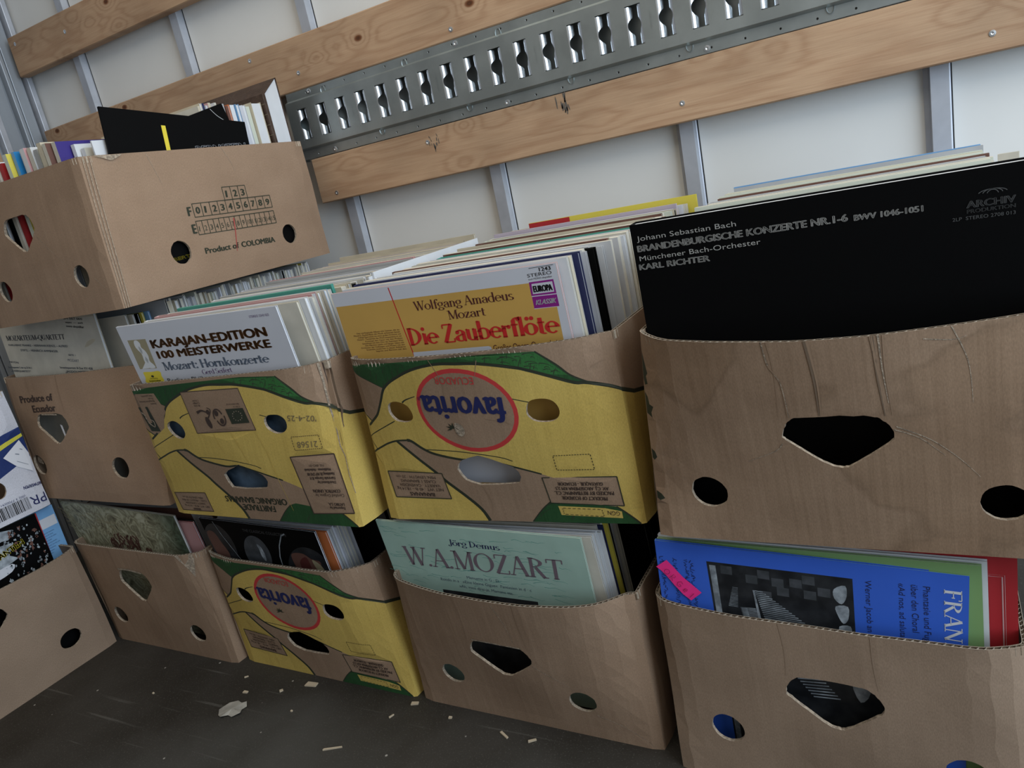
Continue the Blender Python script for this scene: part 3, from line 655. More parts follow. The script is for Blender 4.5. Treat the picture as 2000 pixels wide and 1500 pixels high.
YTOP = [(0,.1368),(.012,.1415),(.021,.147),(.036,.157),(.045,.167),(.0555,.181),(.0615,.19),(.0682,.1972),(.0838,.2063),(.1189,.2189),(.1559,.2243),(.1858,.2231),(.2156,.2207),(.2573,.2119),(.2727,.2067),(.2953,.1971),(.3236,.1851),(.3400,.1822),(.386,.166),(.416,.155),(.48,.140),(.6,.12)]
YLOW = [(.6,.0),(.372,.0),(.3662,.0049),(.3514,.0175),(.3438,.0231),(.333,.05),(.2994,.055),(.2685,.067),(.2586,.0708),(.2334,.0794),(.205,.088),(.18,.0945),(.1548,.0931),(.1163,.101),(.0983,.1087),(.0829,.1197),(.0757,.1214),(.0575,.1204),(.04,.116),(.026,.1105),(.009,.1037),(0,.1006)]
DIA = [(.0575,.1204),(.081,.0973),(.107,.073),(.1177,.0606),(.1409,.0375),(.1579,.0178),(.1655,0)]
Y2 = DIA+[(-.001,0),(-.001,.1006),(.009,.1037),(.026,.1105),(.04,.116)]
G2 = [(.228,0),(.2459,.0188),(.2598,.0301),(.2697,.033),(.3438,.0231),(.3514,.0175),(.3662,.0049),(.371,0)]
def banana_regions(oval=True):
    # materials: 0 kraft 1 yellow 2 green 3 ink 4 red 5 light green
    R = [(G1, 2), ([(0,.163),(.022,.1475),(0,.1368)], 1), (YTOP+YLOW, 1), (Y2, 1), (G2, 2)]
    gl = [(.19,.2305),(.2864,.2265),(.305,.208),(.318,.195),(.295,.199),(.265,.211),(.225,.2205)]
    R += [(gl, 5)]
    st = lambda P, a, b=None: (stroke(spline(P, 4), a, b), 3)
    R += [st(YTOP[1:], .0034, .0044), st([(0,.1006),(.009,.1037),(.026,.1105),(.04,.116),(.0575,.1204),(.0757,.1214)], .0026), st([(.0757,.1214),(.0829,.1197),(.0983,.1087),(.1163,.101),(.1548,.0931),(.18,.0945),(.205,.088),(.2334,.0794),(.2586,.0708)], .0046, .0022),
          st(DIA, .0042, .0052), st(G2[:3], .0018), st([(.3438,.0231),(.3514,.0175),(.3662,.0049),(.371,0)], .0024), st([(.0,.163),(.022,.1475)], .002), st([(.0,.2215),(.02,.2135),(.0443,.2054),(.0668,.196)], .0013),
          st([(.2864,.2275),(.3075,.2087),(.3206,.1946),(.338,.1838)], .0022), st([(0,.123),(.030,.135),(.0656,.1492)], .0014), st([(.0885,.1752),(.0957,.1791),(.1124,.1835)], .0024, .001), st([(.245,.1738),(.2654,.1674)], .0012),
          st([(.0999,.1078),(.1273,.107),(.17,.1031),(.2094,.0961),(.225,.0905)], .0013), st([(0,.1224),(.010,.113),(.014,.106),(.009,.1045)], .0016)]
    for P in hatch(gl, 16, -14, seed=3): R.append((stroke(P, .0012, .0004), 3))
    for P in hatch(G1, 30, 60, seed=5): R.append((stroke(P[:3], .0011, .0004), 3))
    for P in hatch(G2, 6, 40, seed=8): R.append((stroke(P, .0010, .0004), 3))
    if oval:
        R += [(ellipse(.1805,.1612,.0695,.0562,-9), 4), (ellipse(.1805,.1612,.0640,.0505,-9), 0)]
    return R
BAN = ['kraft', 'yellow', 'green', 'ink', 'red_print', 'green_light']
def rrect(P, r=.002):
    return P
def frame_box(P, w_=.0013): return [stroke([P[i], P[(i+1) % len(P)]], w_) for i in range(len(P))]
def dashes(P, n=(14, 5), w_=.0009):
    out = []
    for i in range(4):
        a, b = np.array(P[i]), np.array(P[(i+1) % 4]); k = n[i % 2]
        for j in range(k): out.append(stroke([tuple(a+(b-a)*(j+.15)/k), tuple(a+(b-a)*(j+.75)/k)], w_))
    return out
LB = [(.0237,.0742),(.115,.0727),(.1171,.0335),(.0265,.0350)]
RB = [(.2578,.0659),(.3516,.0632),(.3542,.0242),(.2604,.0287)]
GP = [(.2686,.024),(.3288,.0212),(.3495,.0166),(.3496,.0073),(.2702,.011)]
H1 = spline([(.0615,.165),(.0650,.1735),(.0751,.1770),(.0860,.1755),(.0950,.1705),(.0990,.1610),(.0975,.1530),(.0889,.1483),(.0775,.1480),(.0680,.1510),(.0625,.1583)], 3, True)
H2 = spline([(.2600,.1560),(.2630,.1650),(.2700,.1698),(.2842,.1700),(.2945,.1655),(.2995,.1560),(.2975,.1465),(.2890,.1410),(.2750,.1410),(.2660,.1440),(.2605,.1500)], 3, True)
HH = [(.1414,.0790),(.1450,.0870),(.1525,.0925),(.1650,.0965),(.1793,.0997),(.195,.0945),(.210,.0880),(.2234,.0824),(.229,.0750),(.230,.0673),(.2253,.0585),(.21,.0572),(.195,.0562),(.18,.0560),(.1689,.0556),(.157,.0590),(.1488,.0625),(.1440,.0700)]
def banana_carton(key, label, dim=False):
    ink = 'ink_brown'
    regs = banana_regions()+[(LB, 0), (RB, 0), (GP, 1)]
    root, fm = carton(key, label, regs, BAN, [H1, H2, HH], sreg=[([(.38,0),(.38,.168),(.416,.157),(.48,.140),(.6,.12),(.7,.11),(.7,0)], 1), (stroke([(.379,.1685),(.416,.156),(.48,.140),(.6,.12)], .005), 3)])
    f5 = fm(.0005)
    ribbons(root, frame_box(LB)+frame_box(RB)+dashes([(.2791,.096),(.3249,.0948),(.3267,.0744),(.28,.0763)])+dashes([(.274,.0215),(.325,.0195),(.3265,.0095),(.2745,.0125)], (8, 3), .0008), f5, M['ink'], 'printed_frame')
    lettering(root, [('favorita', (.2350,.1765), (.1225,.1850), .0345, 'b')], f5, M['navy_print'], 'lettering')
    lettering(root, [('ECUADOR', (.2040,.2050), (.1500,.2085), .0100)], f5, M['red_print'], 'lettering')
    lettering(root, [('BANANAS', (.0925,.0425), (.0524,.0432), .0056, 'b'), ('NET WT : 40 lb - 18,14 kg', (.1090,.0495), (.0330,.0505), .0046), ('VARIETY : CAVENDISH', (.1060,.0556), (.0400,.0566), .0046), ('CLASS 1 BANANAS', (.1010,.0618), (.0430,.0628), .0046), ('MIN. LENGTH : 20 cm', (.1025,.0682), (.0370,.0690), .0044),
        ('PRODUCT OF ECUADOR', (.3350,.0368), (.2775,.0390), .0052, 'b'), ('PACKED BY REYBANPAC C.L.', (.3443,.0440), (.2690,.0462), .0052, 'b'), ('AV. C.J. AROSEMENA KM 2,5', (.3390,.0502), (.2720,.0525), .0048, 'b'), ('GUAYAQUIL - ECUADOR', (.3330,.0568), (.2765,.0590), .0048, 'b'), ('GGN', (.3470,.0165), (.3320,.0178), .0060)], f5, M[ink], 'lettering')
    star = []
    for k in range(9):
        a = math.pi*2*k/9; star += [(.155+.010*math.cos(a), .1385+.0085*math.sin(a)), (.155+.004*math.cos(a+.35), .1385+.0035*math.sin(a+.35))]
    ribbons(root, [[star[i] for i in range(4)]+[(.155,.1385)]]+[[(.155,.1385), star[i-1], star[i], star[(i+1) % 18]] for i in range(0, 12, 2)], f5, M['ink'], 'printed_leaves')
    lettering(root, [('®', (.1205,.183), (.1165,.1835), .005)], f5, M['navy_print'], 'lettering')
    return root, fm
c1, f1 = banana_carton('c1', 'banana-print box of the upper row, between the plain stained box and the other yellow one')
# torn liner inside the oval
ribbons(c1, [spline([(.160,.146),(.170,.142),(.171,.132),(.164,.127),(.158,.133)], 4, True)], f1(.0007), M['edge'], 'torn_patch')
crease(c1, f1, [[(.150,.230),(.160,.20),(.152,.17)],[(.205,.150),(.225,.146),(.24,.14)],[(.17,.055),(.177,.03),(.172,.01)],[(.345,.20),(.36,.205),(.37,.20)],[(.215,.225),(.205,.20)]], m='kraft')
b0, fb0 = banana_carton('b0', 'banana-print box in the bottom row, on the dark floor')
# second banana carton (organic variant)
P1 = [(.1047,.2168),(.2179,.2157),(.2333,.1516),(.1165,.1496)]; P2 = [(.283,.1083),(.3547,.109),(.3700,.0209),(.2985,.0176)]; P3 = [(.0155,.0408),(.0874,.0431),(.0925,.0082),(.021,.0075)]
P0 = [(.0083,.2201),(.0491,.2184),(.062,.187),(.055,.180),(.047,.160),(.030,.150),(.018,.162)]
TEAR = [(.352,.235),(.3557,.2118),(.359,.1763),(.3647,.1491),(.3676,.1186),(.3755,.104),(.376,.0785),(.381,.05)]
bh1 = spline([(.0548,.162),(.0600,.1690),(.0700,.1715),(.0795,.1689),(.0880,.1610),(.0905,.1500),(.0850,.1425),(.0760,.1405),(.0660,.1450),(.0585,.1520)], 3, True)
bh2 = spline([(.2510,.1658),(.2581,.1719),(.2690,.1728),(.2795,.1711),(.2880,.1640),(.2885,.1530),(.2810,.1460),(.2700,.1445),(.2605,.1477),(.2525,.1550)], 3, True)
bhh = [(.1436,.078),(.15,.0835),(.1565,.0861),(.17,.091),(.1815,.0967),(.195,.091),(.21,.0858),(.2234,.0803),(.228,.0745),(.2303,.0686),(.2251,.0577),(.21,.0560),(.195,.0550),(.1805,.0541),(.165,.0548),(.152,.0556),(.147,.065)]
b1, fB = carton('b1', 'banana-print box of the upper row whose right corner is creased and torn', banana_regions(False)+[(P0, 0), (P1, 0), (P2, 0), (P3, 0)], BAN, [bh1, bh2, bhh],
    sreg=[([(.38,0),(.38,.168),(.416,.157),(.48,.140),(.6,.12),(.7,.11),(.7,0)], 1), (stroke([(.379,.1685),(.416,.156),(.48,.140),(.6,.12)], .005), 3)])
f5 = fB(.0005)
ribbons(b1, frame_box(P1, .001)+frame_box(P2, .0016)+frame_box(P3, .0012)+dashes([(.292,.1389),(.3356,.1383),(.3386,.1189),(.2945,.1186)]), f5, M['ink_brown'], 'printed_frame')
ribbons(b1, [[(.1859,.1861),(.2187,.1861),(.225,.1634),(.192,.1629)], [(.0030,.1973),(.0270,.1977),(.0375,.1545),(.0180,.1560)]], f5, M['ink'], 'printed_panel')
ribbons(b1, [ellipse(.2055+.0085*math.cos(k*math.pi/6), .1748+.0072*math.sin(k*math.pi/6), .0009, .0009, n=6) for k in range(12)]+[stroke(spline([(.0075,.190),(.015,.185),(.0170,.177),(.0215,.168),(.0290,.163),(.0300,.172),(.0240,.176)], 4), .0030, .0012)], fB(.0007), M['edge'], 'printed_stars')
ribbons(b1, [stroke(spline([(.142,.170),(.150,.176),(.156,.186),(.150,.190)], 4), .003, .001), ellipse(.147,.1665,.0045,.010,20,14), ellipse(.150,.183,.0035,.004), stroke(spline([(.128,.183),(.138,.186),(.147,.183)], 4), .0045, .0015), stroke(ellipse(.1690,.176,.0085,.011,20,16,0,200), .0022), stroke(ellipse(.1730,.172,.0085,.011,20,16,180,380), .0022), ellipse(.1665,.1805,.004,.0045), ellipse(.1745,.168,.004,.0045)], f5, M['ink_brown'], 'printed_emblem')
def smalltext(x0, x1, z0, z1, n, seed, right=False, h=None):
    rr = random.Random(seed); out = []; words = 'net gross packed produce fruit class origin lot farm export port organic control union certified by quality size'.split()
    return x0, x1, z0, z1
lettering(b1, [('FAIRTRADE', (.2270,.0262), (.1620,.0262), .0110, 'b'), ('ORGANIC BANANAS', (.2540,.0395), (.1290,.0395), .0110, 'b')], f5, M['ink'], 'lettering')
lettering(b1, [("'02-4-25", (.3370,.1655), (.2930,.1705), .0085), ('21568', (.332,.130), (.300,.131), .0095)], f5, M['ink_faint'], 'lettering')
lettering(b1, [('Exported by', (.3560,.0300), (.3300,.0305), .0042, 'b'), ('LATBIO S.A.', (.3560,.0360), (.3290,.0365), .0046, 'b'), ('Certified Organic by', (.3590,.0500), (.3110,.0505), .0050), ('CONTROL UNION', (.3540,.0570), (.3090,.0575), .0052, 'b'), ('Distributed by', (.3500,.0700), (.3200,.0705), .0042, 'b'), ('Fairtrade Europe B.V.', (.3500,.0765), (.3080,.0770), .0046, 'b'), ('Handelsweg 20, NLP 2742 RB', (.3500,.0830), (.3060,.0835), .0046, 'b'), ('Waddinxveen - Netherlands', (.3460,.0895), (.3030,.0900), .0042, 'b'), ('NL-BIO-01', (.3350,.0955), (.3120,.0960), .0036),
    ('BANANAS', (.064,.0125), (.048,.0128), .0035, 'b'), ('NET WT: 40 lb - 18,14 kg', (.086,.0180), (.030,.0185), .0036), ('VARIETY: CAVENDISH', (.080,.0235), (.034,.0240), .0036), ('CLASS 1 - PRODUCT OF PERU', (.084,.0290), (.028,.0295), .0036), ('MIN. LENGTH 20 cm', (.078,.0345), (.032,.0350), .0036),
    ('Net gewicht', (.045,.2165), (.022,.2168), .003), ('Fruit', (.045,.212), (.035,.212), .003), ('Biologische bananen', (.046,.2075), (.014,.2078), .003), ('Banana', (.048,.203), (.036,.203), .003), ('Agricultura no UE', (.214,.1935), (.190,.194), .0024), ('EC-BIO-144', (.214,.1895), (.202,.190), .0024), ('Clase', (.138,.203), (.126,.203), .003), ('Codigo', (.1385,.199), (.1255,.199), .003), ('de lote', (.139,.195), (.126,.195), .003)], f5, M['ink_brown'], 'lettering')
ribbons(b1, [stroke(TEAR, .0035, .0012)], fB(.0006), M['edge'], 'torn_corner')
ribbons(b1, [stroke([(a+.006, b_) for a, b_ in TEAR[:5]], .0012, .0008)], fB(.0006), M['ink_brown'], 'torn_corner')
crease(b1, fB, [[(.185,.150),(.197,.12),(.206,.095)],[(.23,.15),(.243,.12),(.25,.08),(.262,.02)],[(.15,.148),(.158,.12)]], m='yellow', w_=.0014)
# plain cartons
PL = ['kraft']
def plain(key, label, mats=('kraft',), hx=.178, hz=.132, hole=((.078,.073),(.300,.065)), hw=.095, hh=.060, r=.0185, **k):
    holes = [tri_handle(hx, hz, hw, hh)]+[rnd(a, b, r*1.02, r*.98) for a, b in hole]
    root, fm = carton(key, label, k.pop('regs', []), list(mats), holes, **k)
    crease(root, fm, [[(hx-.045, .235), (hx-.043, .20), (hx-.046, hz+hh*.48)], [(hx+.045, .235), (hx+.044, .20), (hx+.046, hz+hh*.48)]], m=mats[0], w_=.0012)
    lipP = [(hx-hw*.27, hz+hh*.505), (hx+hw*.27, hz+hh*.505)]
    return root, fm
c0, fc0 = plain('c0', 'plain brown box on the floor holding the mint green sleeve', hx=.1765, hz=.1265, hole=((.0785,.0725),(.279,.066)), hw=.0935, hh=.060)
ribbons(c0, [stroke([(.139,.157),(.16,.1578),(.214,.1562)], .0022)], fc0(.0008), M['edge'], 'folded_flap')
crease(c0, fc0, [[(.222,.125),(.25,.105),(.27,.088)],[(.295,.045),(.33,.03),(.37,.003)],[(.19,.23),(.20,.20),(.205,.165)]], w_=.0009)
a0, fa0 = plain('a0', 'plain brown box on the floor with a scuffed upper right corner', hx=.172, hz=.153, hole=((.060,.068),(.296,.058)), hw=.092, hh=.068, r=.0195)
ribbons(a0, [[(.325,.235),(.345,.205),(.352,.188),(.362,.225),(.361,.235)]]+[], fa0(.0007), M['edge'], 'torn_liner')
ribbons(a0, [stroke([(.135,.189),(.17,.190),(.205,.1855)], .004)], fa0(.0012), M['edge'], 'folded_flap')
crease(a0, fa0, [[(.362,.23),(.364,.15),(.372,.05),(.378,.0)],[(.352,.18),(.368,.10)],[(.18,.12),(.20,.08),(.24,.03)]], m='kraft', w_=.0016)
d0, fd0 = plain('d0', 'plain brown box at the lower right holding the blue sleeve', ('kraft_grey',), hx=.197, hz=.139, hole=((.072,.077),(.315,.076)), hw=.098, hh=.061, r=.019)
a1, fa1 = plain('a1', 'plain brown box marked Produce of Ecuador', hx=.1235, hz=.1375, hole=((.031,.066),(.2745,.065)), hw=.092, hh=.055, r=.0195)
lettering(a1, [('Produce of', (.048,.187), (.147,.1895), .0135, 'B'), ('Ecuador', (.078,.1685), (.147,.170), .0135, 'B')], fa1(.0005), M['ink_brown'])
ribbons(a1, [[(.1,.1655),(.146,.1645),(.147,.1625),(.1,.1632)]], fa1(.001), M['edge'], 'folded_flap')
ribbons(a1, [[(.125,.141),(.131,.139),(.1335,.118),(.129,.112)]], fa1(-.012), M['paper'], 'paper_scrap')
ribbons(a1, [rnd(.031,.066,.009,.017)[:14]], fa1(-.003), M['edge'], 'torn_patch')
d1, fd1 = plain('d1', 'brown box of the upper row with water stains and a creased rim, at the right', ('kraft_stained', 'ink'), hx=.197, hz=.1245, hole=((.0684,.0595),(.3229,.058)), hw=.092, hh=.0565, r=.0187,
    regs=[([(a*1.5+.0045, b) for a, b in P], 1) for P in ([(-.001,.215),(.003,.21),(.0065,.20),(.0085,.192),(.0055,.188),(.007,.180),(.002,.178),(-.001,.185)], [(-.001,.170),(.0045,.165),(.0055,.157),(.010,.155),(.0065,.148),(.0068,.142),(-.001,.146)], [(-.001,.105),(.004,.102),(.0055,.096),(.002,.092),(-.001,.094)], [(-.001,.055),(.005,.052),(.0075,.047),(.003,.044),(-.001,.046)])])
crease(d1, fd1, [[(.1475,.235),(.150,.21),(.158,.19),(.160,.152)],[(.2385,.235),(.2390,.20),(.241,.165)]], m='edge', w_=.0016)  # pale strokes paint the lit side of raised creases
crease(d1, fd1, [[(.2340,.235),(.2350,.19),(.2375,.152)],[(.1830,.235),(.1860,.19),(.1855,.154)]], m='kraft_inner', w_=.0026)  # dark strokes paint the shaded side of the same creases
crease(d1, fd1, [[(.148,.235),(.150,.21),(.158,.19),(.159,.152)],[(.185,.235),(.188,.19),(.187,.154)],[(.233,.235),(.236,.19),(.238,.155)]], m='kraft_stained', w_=.0022)
crease(d1, fd1, [[(.245,.140),(.27,.125),(.29,.105),(.305,.085)],[(.243,.137),(.262,.127),(.28,.108)],[(.150,.122),(.142,.113),(.115,.100)],[(.29,.235),(.30,.20),(.302,.16)],[(.27,.226),(.29,.222),(.30,.224)]], m='edge', w_=.0010)
e0, fe0 = plain('e0', 'plain grey-brown box at the left, turned to face along the wall', ('kraft_grey',), hx=.180, hz=.178, hole=((.085,.067),(.3035,.0665)), hw=.092, hh=.060, r=.0195)
# carton on top: box code grid on the long side
g_h = [tri_handle(.178, .149, .088, .058), rnd(.303,.062,.0185), rnd(.075,.062,.0185)]
g2, fg = carton('g2', 'plain brown box stacked highest, marked Product of COLOMBIA', [], ['kraft'], g_h, sholes=[rnd(.5133,.0668,.0200), rnd(.7730,.0583,.0190)])
def seg(P): return stroke(P, .0014)
fr = []
def gridrow(s0, s1, z0, z1, n, sl):
    for i in range(n+1):
        s_ = s0+(s1-s0)*i/n; fr.append(seg([(s_, z0+sl*(s_-s0)), (s_, z1+sl*(s_-s0))]))
    for z_ in (z0, z1): fr.append(seg([(s0-.0005, z_), (s1+.0005, z_+sl*(s1-s0))]))
SL = -.028
gridrow(.5611, .7455, .1205, .1438, 10, SL); gridrow(.6353, .6906, .1420, .1652, 3, SL); gridrow(.5595, .7450, .0898, .1136, 15, SL)
fgs = fg(.0005); ribbons(g2, fr, fgs, M['ink'], 'printed_grid')
it = []
for i, ch in enumerate('0123456789'): s_ = .5611+.01844*(i+.28); z_ = .1262+SL*(s_-.5611); it.append((ch, (s_, z_), (s_+(.0026 if ch == '1' else .0080), z_+SL*.008), .0120, 'B'))
for i, ch in enumerate('123'): s_ = .6353+.01844*(i+.28); z_ = .1468+SL*(s_-.6353); it.append((ch, (s_, z_), (s_+(.0026 if ch == '1' else .0080), z_+SL*.008), .0125, 'B'))
for i in range(15): s_ = .5595+.01237*(i+.22); z_ = .0955+SL*(s_-.5595); it.append((str(i+1), (s_, z_), (s_+(.0018 if i == 0 else .0055 if i < 9 else .0088), z_+SL*.006), .0095 if i < 9 else .0088))
it += [('F', (.5490,.1243), (.5555,.1241), .0160, 'B'), ('E', (.5490,.0935), (.5560,.0933), .0165, 'B'), ('Product of', (.5621,.0555), (.6380,.0532), .0105, 'B'), ('COLOMBIA', (.6450,.0528), (.7284,.0490), .0105, 'B')]
lettering(g2, it, fgs, M['ink'])
ribbons(g2, [stroke([(.6441,.108),(.640,.085),(.634,.060),(.631,.048)], .0030, .0010)], fg(.0007), mat('red_pen', (.35,.06,.05), .7), 'red_pen_mark')
crease(g2, fg, [[(.215,.145),(.25,.11),(.275,.085)],[(.335,.055),(.36,.03)],[(.66,.235),(.672,.21),(.678,.19)],[(.50,.235),(.515,.18)]], m='edge', w_=.0008)
ribbons(g2, [spline([(.405,.236),(.42,.232),(.435,.228),(.45,.233),(.455,.236)], 4)+[(.43,.2362)]], fg(.002), M['edge'], 'crushed_rim')
ribbons(g2, [stroke([(.388+k*.006, .235), (.386+k*.0055, .12), (.385+k*.004, .0)], .0012) for k in range(3)], fg(.0006), M['edge'], 'corner_crease')
# white and blue carton
blue = [([(.0,.110),(.3,.148),(.345,.159),(.381,.1628),(.381,.1500),(.345,.1445),(.3,.133),(.0,.095)], 1), ([(.0,.095),(.3,.133),(.345,.1445),(.381,.1500),(.381,.1440),(.345,.1365),(.3,.124),(0,.086)], 2), ([(0,.086),(.3,.124),(.345,.1365),(.381,.1440),(.381,.103),(.35,.096),(.3,.080),(0,.04)], 1)]
e1, fe1 = carton('e1', 'white banana box with navy and yellow bands, under the brown boxes at the left edge', blue, ['white_board', 'navy_board', 'yellow_band'], [rnd(.3035,.0650,.0130,.0160), tri_handle(.19,.13)])
lettering(e1, [('ANTWERPEN', (.3800,.0500), (.3440,.0540), .0062, 'b'), ('PR', (.3745,.0290), (.3455,.0300), .0190, 'n'), ('(00) 3 7700591', (.3410,.0385), (.2980,.0395), .0040)], fe1(.0005), M['navy_print'])
bars = []; s_ = .343
rb = random.Random(2)
while s_ > .27:
    w_ = rb.choice([.0005,.0005,.0009,.0018]); bars.append([(s_, .0095), (s_-w_, .0095), (s_-w_, .0335), (s_, .0335)]); s_ -= w_+rb.choice([.0006,.0009,.0014])
ribbons(e1, bars, fe1(.0005), M['black_ink'], 'barcode')
lb = empty('paper_label', tuple(np.array(e1.location)), 'white paper label stuck on the white and navy banana box', 'label')
V = fe1(.0012)(np.array([(.331,.1186),(.3669,.1400),(.3760,.110),(.3700,.0747),(.3474,.0940)]))
mesh_obj('label_sheet', V, [(0,1,2,3,4)], M['paper'], lb)
ribbons(lb, [stroke([(.352,.118),(.358,.1145)], .0012), stroke([(.362,.124),(.366,.121)], .001), stroke([(.350,.104),(.366,.090)], .0006)], fe1(.0018), M['slate_ink'], 'printed_lines')
# ---------------- record sleeves ----------------
def sleeve_mesh(name, w_, h, t, cover, edge, inner='white_card', solid=False, cv=.0007):
    if solid or t < .0022:
        V, F, MI = boxes([(0,0,0,w_,t,h,0)]); MI = [1,1,0,1,0,1]
        return V, F, MI, [M[cover], M[edge], M[inner]]
    bl = [(0,0,0,w_,cv,h,0),(0,t-cv,0,w_,t,h,0),(0,cv,0,.0008,t-cv,h,0),(.0008,cv,.0002,w_-.0016,t-cv,h-.0018,2)]
    V, F, MI = boxes(bl)
    for k in (0, 1):
        for j in (0, 1, 3, 5): MI[6*k+j] = 1
    MI[12+1] = 1; MI[12+5] = 1
    return V, F, MI, [M[cover], M[edge], M[inner]]
def sleeve(w_, h, t, cover, edge, label, group=None, inner='white_card', solid=False, name='record_sleeve', cat='record'):
    V, F, MI, mm = sleeve_mesh(name, w_, h, t, cover, edge, inner, solid)
    o = mesh_obj(name, V, F, mm, None, MI); tag(o, label, cat, group); return o
def pose(o, p, yaw=0., lean=0., roll=0.):
    """p = bottom-left-front corner; lean > 0 pushes the top towards the viewer"""
    o.matrix_world = Matrix.Translation(p) @ Matrix.Rotation(yaw, 4, 'Z') @ Matrix.Rotation(lean, 4, 'X') @ Matrix.Rotation(roll, 4, 'Y'); return o
COLN = {'cream':'cream', 'aged':'yellowed cream', 'white_card':'white', 'grey_card':'grey', 'navy_card':'dark navy', 'teal_card':'teal', 'red_card':'red', 'black_card':'black', 'brown_card':'brown', 'green_pale':'pale green', 'sky_card':'sky blue', 'yellow_card':'yellow', 'orange_card':'orange', 'lilac_card':'lilac grey', 'pink_card':'dusty pink', 'silver_card':'silver grey', 'green_card':'leaf green', 'azure_card':'azure blue', 'purple_card':'deep blue'}
def inner_x(key, ya, yb, gap=.0032):
    """clear width inside a carton between two depths, over its whole height"""
    c = CART[key]; lo, hi = -9, 9
    for arr in (c.T, c.B):
        R_ = (c.s > CW+.01) & (c.s < CW+c.side-.01); L_ = (c.s > 2*CW+c.side+.01) & (c.s < c.per-.002)
        for yy in (ya, yb):
            i = np.argsort(arr[R_][:, 1]); hi = min(hi, np.interp(yy, arr[R_][i, 1], arr[R_][i, 0]))
            i = np.argsort(arr[L_][:, 1]); lo = max(lo, np.interp(yy, arr[L_][i, 1], arr[L_][i, 0]))
    return lo+TH+gap, hi-TH-gap
def stack(key, seed, xl, xr, y0, y1, z, n, pal, where, group, lean0=0., lean1=0., h=(.311,.3165), special={}, wd=.314, yaw0=0., yaw1=0., tmax=.0085, drift=0.):
    """front-facing sleeves one behind another; xl: left edge; gaps and thickness vary; special: index -> (cover, edge, dz, dx, label)"""
    rr = random.Random(seed); ts = [rr.choice([.0032,.0035,.004,.0045,.005,.006,tmax]) for _ in range(n)]
    k = (y1-y0)/sum(ts); y = y0; out = []
    for i in range(n):
        t = ts[i]*k*.80; f = i/max(1, n-1); lean = lean0+(lean1-lean0)*f
        cov = rr.choice(pal); edge = 'cream' if rr.random() < .5 else rr.choice(['aged', 'white_card', cov, cov]); hh = rr.uniform(*h); x = xl+(xr-xl-wd)*rr.random()+drift*f; dz = 0; lab = None; ww = wd+rr.uniform(-.0015, .0015)
        inner = rr.choice(['white_card', 'grey_card', 'black_card', 'cream'])
        if i in special:
            s_ = special[i]; cov, edge = s_[0], s_[1]; hh = .315+s_[2]; x = xl+s_[3]+(xr-xl-wd)*.5; lab = s_[4]
            if cov in ('black_card', 'navy_card'): t *= .6
        third = 'near the front' if f < .3 else 'in the middle' if f < .68 else 'near the back'
        yaw = yaw0+(yaw1-yaw0)*f+rr.uniform(-.0006, .0006); roll = rr.uniform(-.0025, .0025); foot = math.tan(lean)*hh
        lo, hi = inner_x(key, y-abs(yaw)*.3, y+foot+abs(yaw)*.3+t); x = max(x, lo+abs(roll)*.3); ww = min(ww, hi-x-abs(roll)*.32)
        o = sleeve(ww, hh, t, cov, edge, lab or '%s sleeve seen edge-on %s, %s' % (COLN.get(cov, 'cream'), where, third), None if lab else group, inner, rr.random() < .25)
        pose(o, (x, y+foot, z+.0012), yaw, lean, roll); out.append(o); y += ts[i]*k
    return out
def front(key, t, cover, edge, label, regs, mats, name='record_sleeve', cat='record', items=(), step=.04):
    """a sleeve whose cover shows: body + printed cover + lettering, all in the sleeve's own plane"""
    tl, tr, lean, h = FREC[key]; tl, tr = cat_(tl), cat_(tr); ex = tr-tl; w_ = np.linalg.norm(ex); ex = ex/w_
    bk = np.cross([0,0,1.], ex); bk /= np.linalg.norm(bk); up = np.cross(ex, bk); a = lean/h
    up = up*math.cos(a)-bk*math.sin(a); ey = np.cross(up, ex); o0 = tl-up*h
    V, F, MI, mm = sleeve_mesh(name, w_, h, t, cover, edge)
    AF = np.array(ART.get(key, [[1,0,0],[0,1,0]]))
    fix = lambda P: [tuple(AF @ (q[0], q[1], 1)) for q in P]
    regs = [(fix(P), m) for P, m in regs]; k_ = float(AF[1][1])
    o = mesh_obj(name, V, F, mm, None, MI); tag(o, label, cat)
    o.matrix_world = Matrix(((ex[0],ey[0],up[0],o0[0]),(ex[1],ey[1],up[1],o0[1]),(ex[2],ey[2],up[2],o0[2]),(0,0,0,1)))
    fm0 = lambda off: (lambda v: np.c_[np.asarray(v, float)[:, 0], np.full(len(v), -off), np.asarray(v, float)[:, 1]])
    fm = lambda off: (lambda v: fm0(off)(np.c_[np.asarray(v, float), np.ones(len(v))] @ AF.T))
    if regs:
        v, f, mi = paint(.0004, w_-.0004, .0004, h-.0004, regs, (), step)
        c = mesh_obj('printed_cover', fm0(.00025)(v), f, [M[m] for m in mats], o, mi)
    for its, m in items: lettering(o, its, fm(.0005), M[m])
    return o, fm, w_, h
cat_ = lambda q: np.array(q, float)
CR = ['cream','cream','aged','white_card','white_card','aged','grey_card','silver_card','green_pale','lilac_card']
VAR = CR+['cream','white_card','aged','black_card','brown_card','white_card','silver_card','pink_card']
Z0, Z1, Z2 = .0052, .3352, .6732
